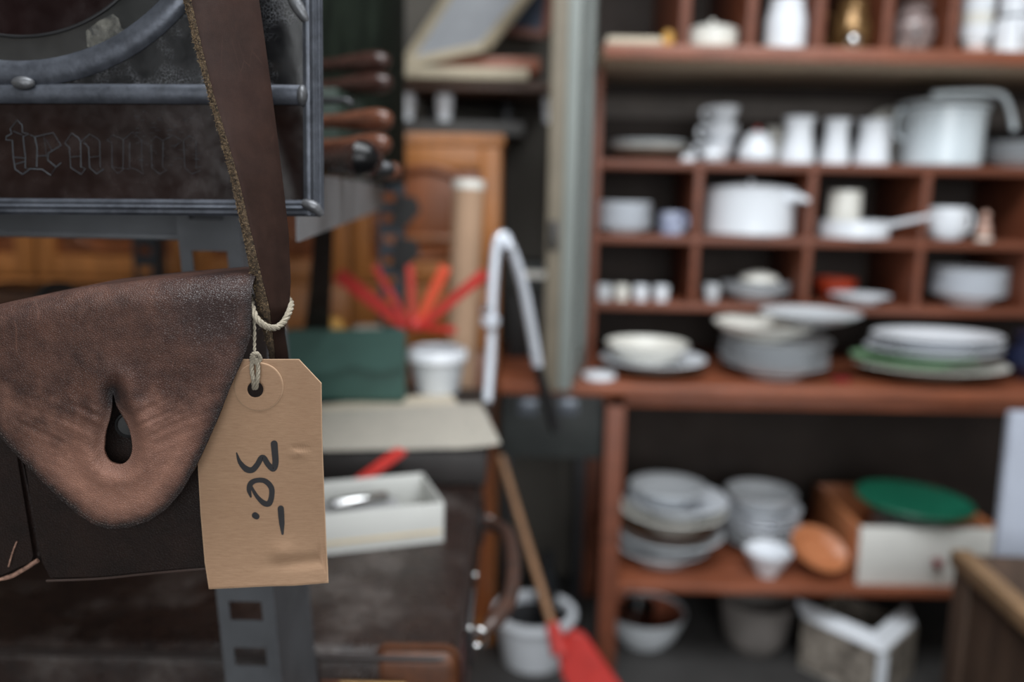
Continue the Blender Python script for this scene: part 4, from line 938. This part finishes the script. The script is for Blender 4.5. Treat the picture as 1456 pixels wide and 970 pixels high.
vessel('crystal_vase', 'dark patterned glass vase in the top pigeonhole next to the coffee pot', 'vase', 1306, 60, 2.02, zTt, 62, 70, [(.6, 0), (.7, .08), (1, .4), (.9, .7), (.6, .85), (.8, 1)], mat('speckled_glass', rgb(60, 52, 54), .2, var=.6, scale=60, c2=rgb(170, 150, 146)))
for i in range(4):
    bowl('stacked_cup', nth(i, 4, 'white cup') + ' in the tall column above the pinkish bowl', 1385, 60, 2.03, 46, 26, zTt + .026 + i * .028, white2 if i % 2 else white, .6, .5, cat='cup', group='cups stacked in the top pigeonhole')
lathe_thing('cup_base', 'small pinkish bowl under the column of stacked white cups', 'bowl', open_prof(.028, .02, .024, .003), mat('pink_china', rgb(214, 190, 184), .3), at(1386, 70, 2.03, zTt + .0004))
vessel('white_mug', 'large white mug beside the column of stacked cups', 'mug', 1448, 60, 2.0, zTt, 48, 50, mug, white, handle=-1.7)
vessel('white_mug', 'white mug stacked on the large mug in the top pigeonhole', 'mug', 1447, 20, 2.0, zTt + .0855, 44, 40, mug, white, handle=-1.7)
# -- shelf A
YI = 2.13
plates('shallow dish', 920, 215, 2.16, 112, zA, white2, n=3, dz=.012, group='flat dishes at the left of the cup shelf', where='of the low stack beside the tea cups', mats=[browncl, white2, greychina])
lathe_thing('small_white_lid', 'tiny white lid beside the flat dishes on the cup shelf', 'lid', [(0, 0), (.018, 0), (.018, .008), (.008, .016), (0, .018)], white, at(978, 228, 2.09, zA + .0004))
lathe_thing('egg_cup', 'low round white pot in front of the stacked cups', 'pot', [(0, 0), (.018, 0), (.026, .012), (.022, .026), (.01, .03), (0, .032)], white, at(1012, 228, 2.085, zA + .0004))
kk = mpp(1025, 200, 2.15)
for i, (dx, h) in enumerate(((-4, 0), (2, 1), (4, 2))):
    vessel('tea_cup', nth(i, 3, 'white tea cup') + ' in the leaning pile beside the sugar pot', 'cup', 1022 + dx, 200, 2.15, zA + i * .0445, 50 if i < 2 else 44, 26, [(.55, 0), (.6, .1), (.9, .6), (1, 1)], white, handle=3.3, group='tea cups piled on the cup shelf')
vessel('sugar_pot', 'white sugar pot with domed lid and red knob', 'sugar pot', 1076, 205, 2.11, zA, 52, 34, [(.8, 0), (1, .15), (.95, .6), (.7, 1)], white, lid=.006, knob=red_p)
vessel('milk_jug', 'white jug with looped handle next to the red-knobbed sugar pot', 'jug', 1134, 205, 2.11, zA, 50, 64, jug, white, handle=.9)
vessel('milk_jug', 'slim white jug between two other white jugs', 'jug', 1188, 205, 2.11, zA, 42, 62, jug, white, handle=1.0)
vessel('milk_jug', 'white jug standing next to the big blueish pot', 'jug', 1240, 205, 2.11, zA, 50, 62, jug, white, handle=.5)
lathe_thing('cream_pitcher', 'cream pitcher half hidden behind the row of white jugs', 'jug', [(0, 0), (.03, 0), (.036, .03), (.026, .07), (.03, .09), (.027, .09), (.02, .07), (0, .06)], white2, at(1105, 190, 2.2, zA + .0004))
b = lathe(B(), plate_prof(.075, .014), 40)
single('standing_plate', b, white2, 'beige plate standing on edge behind the big blueish pot', 'plate', at(1268, 165, 2.285, zA + .075), None, 40, (math.radians(78), 0, 0))
pt = vessel('enamel_pot', 'big blueish white enamel pot with wire handle on the cup shelf', 'pot', 1338, 190, 2.16, zA, 112, 80, [(.92, 0), (.98, .04), (1, .9), (1.04, .93), (1.04, 1)], enamel)
for a in (math.pi,): part('side_handle', ear(B(), .090, .06, .13, .026, .006, a), enamel, pt)
part('lid', lathe(B(), [(0, .146), (.106, .1435), (.109, .148), (.092, .157), (0, .163)], 40), enamel, pt)
b = B(); q = Vector((-.06, -.06, .163)); tube(b, smooth_path([q + Vector((0, 0, .003)), q + Vector((.06, 0, .008)), q + Vector((.155, 0, .008)), q + Vector((.185, 0, -.02)), q + Vector((.205, 0, -.075))], 6), .007, 10)
single('white_ladle', b, enamel, 'white ladle laid over the big pot, its end hooked down', 'ladle', pt.location.copy())
plates('grey-white plate', 1446, 215, 2.17, 92, zA, greychina, n=4, dz=.013, group='grey plates at the right of the cup shelf', where='of the stack beside the big enamel pot', names='plate')
pan = root('frying_pan', 'dark shallow pan lying on the grey plates beside the big pot', 'pan', at(1452, 200, 2.19, zA + .064))
part('body', lathe(B(), open_prof(.085, .07, .02, .003), 40), darkmetal, pan)
b = B(); tube(b, [Vector((-.02, -.08, .018)), Vector((-.04, -.12, .024))], [.006, .005], 8); part('handle', b, white2, pan)
# -- pigeonholes, upper row
plates('white saucer', 886, 320, 2.15, 78, zB, white2, n=8, dz=.0085, h=.014, mats=[white] * 8, group='white saucers in the first upper pigeonhole', where='of the stack beside the blue cup', names='saucer')
vessel('blue_cup', 'blue patterned cup beside the stack of white saucers', 'cup', 956, 318, 2.10, zB, 34, 32, mug, bluech, handle=-.9)
cs = vessel('casserole', 'big white lidded casserole with lip filling its pigeonhole', 'casserole', 1075, 310, 2.165, zB, 124, 62, [(.92, 0), (1, .06), (1, .93), (1.02, 1)], white, lid=.007)
b = B(); tube(b, [Vector((.062, -.066, .088)), Vector((.088, -.098, .096)), Vector((.108, -.116, .088))], [.016, .011, .006], 10); part('spout_handle', b, white, cs)
sp_ = vessel('saucepan', 'low white saucepan with long handle pointing to the divider', 'saucepan', 1213, 325, 2.14, zB, 96, 24, cyl, white)
b = B(); tube(b, [Vector((.066, -.04, .032)), Vector((.14, -.105, .058))], [.007, .006], 10); part('handle', b, white, sp_)
vessel('cream_beaker', 'cream beaker standing inside the low white saucepan', 'beaker', 1200, 300, 2.15, zB + .006, 46, 62, mug, white2)
vessel('tea_cup', 'round white cup in the pigeonhole beside the little figurine', 'cup', 1346, 318, 2.10, zB, 54, 46, [(.6, 0), (.85, .12), (1, .5), (1, 1)], white, handle=.15)
fg = root('figurine', 'small pinkish china figurine beside the round white cup', 'figurine', at(1400, 318, 2.10, zB + .0004))
part('base', lathe(B(), [(0, 0), (.02, 0), (.02, .008), (0, .008)], 24), white2, fg)
part('body', lathe(B(), [(0, .0085), (.014, .0085), (.018, .02), (.012, .04), (.008, .05), (0, .052)], 24), mat('flesh_glaze', rgb(196, 158, 142), .3), fg)
b = B(); bmesh.ops.create_uvsphere(b, u_segments=14, v_segments=10, radius=.011, matrix=Matrix.Translation((0, 0, .061))); part('head', b, mat('flesh_glaze', (1, 1, 1)), fg)
# -- pigeonholes, lower row
for i, u in enumerate((859, 884, 911, 940)):
    lathe_thing('napkin_ring', ['small grey-white cup against the hutch side, first of the row', 'small cream cup, second in the row from the hutch side', 'small white cup between the cream cup and the last of the row', 'small white cup ending the row, beside the divider'][i], 'cup', open_prof(.019, .016, .036, .003), [greychina, white2, white, white][i], at(u, 420, 2.10, zC + .0004), 'small cups in the first lower pigeonhole')
lathe_thing('grey_beaker', 'small grey beaker next to the oval dish', 'beaker', open_prof(.02, .015, .04, .003), greychina, at(1012, 420, 2.12, zC + .0004))
plates('grey-white dish', 1082, 425, 2.16, 96, zC, greychina, n=3, dz=.010, group='dishes beside the grey beaker', where='of the small stack beside the grey beaker', names='dish', cat='dish', sy=.8)
lathe_thing('cloche', 'domed white lid upside on the stacked shallow dishes', 'lid', [(0, 0), (.05, 0), (.045, .012), (.02, .022), (0, .024)], white2, at(1078, 410, 2.16, zC + .049))
plates('white saucer in front of the red dish', 1222, 428, 2.12, 84, zC, white, names='saucer')
bowl('red_dish', 'red dish behind the white saucer in its pigeonhole', 1186, 425, 2.26, 60, 26, zC, red_o, .6)
plates('white plate', 1380, 420, 2.16, 102, zC, white, n=6, dz=.0115, deep=.028, group='white plates in the last lower pigeonhole', where='of the stack below the figurine pigeonhole')
# -- worktop
plates('rimmed plate', 930, 520, 1.985, 148, zW, white, n=2, dz=.013, group='plates under the small bowl', where='under the small white bowl on worktop', mats=[browncl, white], h=.022)
bowl('white_bowl', 'small white bowl standing on the plates at the left of the worktop', 920, 495, 1.985, 118, 28, zW + .026, white2, .5, .5)
lathe_thing('white_lid', 'small round white lid at the worktop edge by the open door', 'dish', [(0, 0), (.032, 0), (.038, .006), (.036, .014), (.01, .018), (0, .018)], white, at(852, 535, 1.90, zW + .0004))  # a white lid lying flat, modelled as a low solid dome
plates('grey-white plate', 1100, 520, 1.985, 150, zW, greychina, n=5, dz=.0135, deep=.032, group='grey-white plates in the middle of the worktop', where='of the stack carrying two wide bowls', h=.018)
bowl('wide_bowl', 'wide cream bowl on the middle plate stack', 1085, 475, 1.975, 140, 24, zW + .088, white2, .45, .5)
bowl('wide_bowl', 'wide flat white bowl overlapping the cream bowl on the middle stack', 1150, 468, 1.935, 140, 17, zW + .131, greychina, .4, .5)
lab = ['large dark platter at the bottom of the right worktop stack', 'large oval cream platter just above the dark one', 'white platter with pale green rim in the right worktop stack', 'white platter lying above the green-rimmed one', 'upper white platter in the right worktop stack', 'topmost white platter with raised side in the right worktop stack']
for i, (m, w_, dx) in enumerate(((browncl, 186, 0), (white2, 216, 0), (greenrim, 176, -24), (white, 188, 2), (white, 184, 6), (white, 180, 6))):
    plates(lab[i], 1322 + dx, 515, 1.965, w_, zW + (0, .0155, .031, .0535, .069, .0845)[i], m, names='platter', cat='platter', sy=.72, h=.022, group='platters on the right of the worktop')
vessel('navy_pot', 'dark navy enamel pot at the end of the platter stack', 'pot', 1480, 500, 1.99, zW, 92, 62, belly, navy, lid=.01)
single('red_tin_lid', lathe(B(), [(0, 0), (.022, 0), (.023, .006), (.018, .010), (0, .010)], 30), mat('crimson', rgb(120, 30, 34), .4), 'small crimson tin lid lying between plates and platters', 'lid', at(1196, 530, 1.93, zW + .0004))
# -- lower shelf
deep = [(greychina, 132, 0, 'grey deep dish at the very bottom of the stack by the dresser leg', .040), (greychina, 150, 10, 'wide grey dish lying on the bottom dish of the leg stack', .044), (browncl, 138, 6, 'brown dish in the middle of the stack by the dresser leg', .030), (white2, 150, 12, 'deep cream dish lying on the brown dish', .044), (white, 142, 18, 'white dish above the deep cream dish', .036), (greychina, 110, 4, 'small grey dish crowning the stack by the dresser leg', .036)]
z_ = zL
for m, w_, dx, lb, h_ in deep:
    R = w_ / 2 * mpp(945, 760, 2.02)
    lathe_thing('serving_dish', lb, 'dish', deep_prof(R, h_), m, at(942 + dx, 760, 2.02, z_ + .0004), 'dishes stacked by the dresser leg')
    z_ += h_ * .80
plates('small white plate', 1082, 750, 2.105, 104, zL, white, n=7, dz=.0138, deep=.03, names='soup_plate', group='small plates behind the little bowl', h=.02, where='of the stack behind the facetted bowl', mats=[greychina] * 3 + [white] * 4)
bowl('deep_bowl', 'grey-white bowl on top of the small plates', 1082, 700, 2.105, 100, 26, zL + .107, greychina, .55)
fb_ = lathe(B(), open_prof(.058, .024, .062, .004, curve=.9), 10)
single('facetted_bowl', fb_, white, 'little facetted white bowl at the front of the lower shelf', 'bowl', at(1090, 815, 1.945, zL + .0004), smooth=10)
wdh = lathe(B(), plate_prof(.073, .02, .006), 40, sy=.78)
single('wooden_dish', wdh, saddle, 'oval tan wooden dish leaning against the white-fronted box', 'dish', at(1158, 790, 1.960, zL + .052), None, 40, (math.radians(40), math.radians(22), math.radians(-8)))
dw = root('wooden_storage_box', 'wooden box with white front and red knob standing on the lower shelf', 'box', at(1325, 790, 2.0, zL))
k_ = mpp(1320, 800, 1.895); dwx0 = P(1221, 800, 1.895).x - dw.location.x; dwx1 = P(1425, 800, 1.895).x - dw.location.x; dh = 86 * k_
part('front', bx(dwx0, dwx1, -.105, -.09, .0005, dh, .002), whitepaint, dw)
part('side', bx(dwx0, dwx0 + .012, -.09, .22, .0005, dh - .004, .002), saddle, dw, label='bare wooden side'); part('side', bx(dwx1 - .012, dwx1, -.09, .22, .0005, dh - .004, .002), saddle, dw)
part('back', bx(dwx0 + .012, dwx1 - .012, .208, .22, .0005, dh - .004, .002), saddle, dw); part('bottom', bx(dwx0 + .012, dwx1 - .012, -.09, .208, .002, .008, 0), saddle, dw)
b = B(); bmesh.ops.create_uvsphere(b, u_segments=16, v_segments=10, radius=.012, matrix=Matrix.Translation((P(1328, 803, 1.895).x - dw.location.x, -.122, dh * .46))); kn = part('knob', b, mat('crimson', (1, 0, 0)), dw, label='red wooden knob')
b = B(); tube(b, [Vector((P(1328, 803, 1.895).x - dw.location.x, y, dh * .46)) for y in (-.104, -.120)], .005, 10); part('knob_stem', b, darkmetal, kn)
single('folded_towel', bx(-.07, .07, -.07, .07, 0, .10, .01, 3), white, 'white folded towel standing in the white-fronted box', 'towel', at(1290, 760, 2.04, zL + .009))
gl_ = lathe(B(), [(0, 0), (.06, 0), (.10, .012), (.125, .034), (.13, .036), (.128, .040), (.10, .018), (.058, .006), (0, .006)], 44, sx=1.08, sy=.85)
single('green_bowl', gl_, green_pl, 'shallow green plastic bowl tipped over the white-fronted box', 'bowl', at(1296, 730, 1.975, zL + dh + .008), None, 40, (math.radians(4), math.radians(4), 0))
# -- floor under the dresser
mb = root('metal_basin', 'grey metal basin with reddish inside on the floor behind the dresser leg', 'basin', at(915, 930, 2.08, .0))
part('body', lathe(B(), open_prof(.105, .06, .085, .004, curve=.55), 44), greychina, mb)
part('inside_glaze', lathe(B(), [(.0, .012), (.06, .012), (.09, .06), (.098, .080), (.0975, .081), (.088, .062), (.058, .0135), (0, .0135)], 44), mat('terracotta_glaze', rgb(130, 74, 54), .35), mb)
sc_ = lathe_thing('steel_cup', 'small shiny steel cup sitting in the metal basin', 'cup', open_prof(.045, .035, .085, .003), silver, at(905, 915, 2.08, .014))
bowl('stoneware_pot', 'grey stoneware pot on the floor under the lower shelf', 1070, 930, 2.06, 104, 74, 0.0, mat('grey_stoneware', rgb(120, 114, 110), .5, var=.2), .6, .4, cat='pot')
cbx = root('open_carton', 'cardboard carton with white open flaps on the floor under the drawer', 'carton', at(1250, 930, 1.92, 0))
zc = P(1255, 930, 1.80).z
co = at(1255, 930, 1.80, 0); dA, dB_ = Vector((-.13, .16, 0)), Vector((.14, .14, 0))
pat = mat('printed_carton', rgb(96, 84, 74), .7, var=.6, scale=35, c2=rgb(170, 160, 148))
for a, c, nm in ((co, co + dA, 'side'), (co, co + dB_, 'side'), (co + dA, co + dA + dB_, 'side'), (co + dB_, co + dA + dB_, 'side')):
    n_ = (c - a).normalized().cross(Vector((0, 0, 1))) * .004; part(nm, prism(B(), [a, c, c + Vector((0, 0, zc)), a + Vector((0, 0, zc))], n_), pat, cbx, world=True)
part('bottom', prism(B(), [co, co + dA, co + dA + dB_, co + dB_], (0, 0, .004)), carton, cbx, world=True)
up = Vector((0, 0, zc))
for a, c in ((co, co + dA), (co, co + dB_)):
    inw = Vector((0, .055, .022)) if True else 0; part('flap', prism(B(), [a + up + Vector((0, -.004, 0)), c + up, c + up + inw, a + up + inw], (0, 0, .004), .001), white, cbx, world=True, label='white inner side of carton flap')
part('corner_strip', prism(B(), [co + Vector((-.012, -.002, 0)), co + Vector((.012, -.002, 0)), co + up + Vector((.012, -.002, 0)), co + up + Vector((-.012, -.002, 0))], (0, -.002, 0)), white, cbx, world=True)
# pail with dark bottle
pl_z = P(760, 868, 1.98).z
pa = root('white_pail', 'white enamel pail with dark inside on the floor beside the dresser leg', 'pail', at(760, 880, 1.98, 0))
Rp_ = 61 * mpp(760, 868, 1.98)
part('body', lathe(B(), [(0, 0), (Rp_ * .72, 0), (Rp_ * .74, .004), (Rp_ * .93, pl_z - .002), (Rp_ * .91, pl_z - .002), (Rp_ * .71, .006), (0, .006)], 48), white, pa)
part('rim', lathe(B(), [(Rp_ * .86, pl_z - .016), (Rp_ * .98, pl_z - .014), (Rp_, pl_z - .004), (Rp_ * .97, pl_z + .003), (Rp_ * .82, pl_z + .002), (Rp_ * .80, pl_z - .006)], 48), white, pa)
part('liner', lathe(B(), [(0, .05), (Rp_ * .76, .05), (Rp_ * .80, pl_z - .02), (Rp_ * .79, pl_z - .02), (Rp_ * .75, .053), (0, .053)], 44), mat('charcoal_liner', rgb(60, 60, 62), .5), pa)
lathe_thing('dark_bottle', 'dark glass bottle standing in the white pail', 'bottle', [(0, 0), (.026, 0), (.028, .006), (.028, .13), (.018, .17), (.013, .19), (.013, .22), (0, .22)], mat('bottle_glass', rgb(30, 32, 34), .12), at(777, 850, 2.0, .0545))
# red shovel with wooden stick
sa = P(712, 648, 1.86); sb_ = P(786, 892, 1.72); sd = (sb_ - sa).normalized()
rsv = root('red_shovel', 'red-bladed shovel with thin wooden stick leaning by the pail', 'shovel', P(870, 1040, 1.66))
b = B(); tube(b, [sa, sb_ + sd * .03], [.008, .0095], 14); part('stick', b, mat('pale_stick_wood', rgb(150, 112, 82), .55, var=.2, stretch=(4, 4, .4)), rsv, world=True)
b = B(); tube(b, [sb_ - sd * .01, sb_ + sd * .055], [.014, .022], 14); part('socket', b, red_p, rsv, world=True)
b = B(); prism(b, [P(u, v, y) for u, v, y in ((792, 925, 1.70), (812, 898, 1.70), (832, 905, 1.69), (905, 1010, 1.63), (890, 1052, 1.62), (850, 1045, 1.63), (800, 965, 1.68))], (0, .022, 0), .004); part('blade', b, red_p, rsv, world=True)
# wooden frame crate and pale board in the right foreground
crt = root('wooden_crate', 'dark weathered wooden crate standing in front of the white-fronted box', 'crate', at(1430, 960, 1.3, 0))
qa = P(1366, 785, 1.45); qb = P(1500, 884, 1.16); zt_ = qa.z
qa = Vector((qa.x, qa.y, 0)); qb = Vector((qb.x, qb.y, 0)); cdv = (qb - qa).normalized(); cn = Vector((-cdv.y, cdv.x, 0))
if cn.x < 0: cn = -cn
LC = (qb - qa).length + .15
def cbox(s0_, s1_, n0, n1, z0, z1): b = box(B(), s0_, s1_, n0, n1, z0, z1, .002); b.transform(Matrix(((cdv.x, cn.x, 0, qa.x), (cdv.y, cn.y, 0, qa.y), (0, 0, 1, 0), (0, 0, 0, 1)))); return b
weath = mat('weathered_crate_wood', rgb(72, 54, 42), .65, var=.35, scale=12, stretch=(3, 3, .5), bump=.3, bscale=50)
part('top_rail', cbox(-.012, LC, -.012, .022, zt_ - .03, zt_), mat('pale_worn_rail', rgb(132, 104, 76), .6, var=.25), crt, world=True)
for s_ in (0, LC - .05): part('post', cbox(s_, s_ + .05, -.008, .012, 0, zt_ - .03), weath, crt, world=True)
for i in range(4): part('plank', cbox(.05 + i * .072, .05 + i * .072 + .069, .002, .012, .02, zt_ - .031), weath, crt, world=True)
part('end_board', cbox(0, .018, .012, .35, 0, zt_ - .004), weath, crt, world=True)
part('far_board', cbox(.018, LC, .335, .35, 0, zt_ - .004), weath, crt, world=True)
pbq = P(1447, 590, 1.6); pbb = P(1432, 800, 1.6)
single('pale_board', prism(B(), [Vector((pbq.x, 1.62, pbq.z)), Vector((pbq.x + .10, 1.62, pbq.z)), Vector((pbb.x + .085, 1.59, 0)), Vector((pbb.x - .02, 1.59, 0))], (0, .02, 0), .003), paleblue, 'pale blue-grey painted board standing upright behind the crate', 'board', (pbb.x, 1.6, 0), world=True)
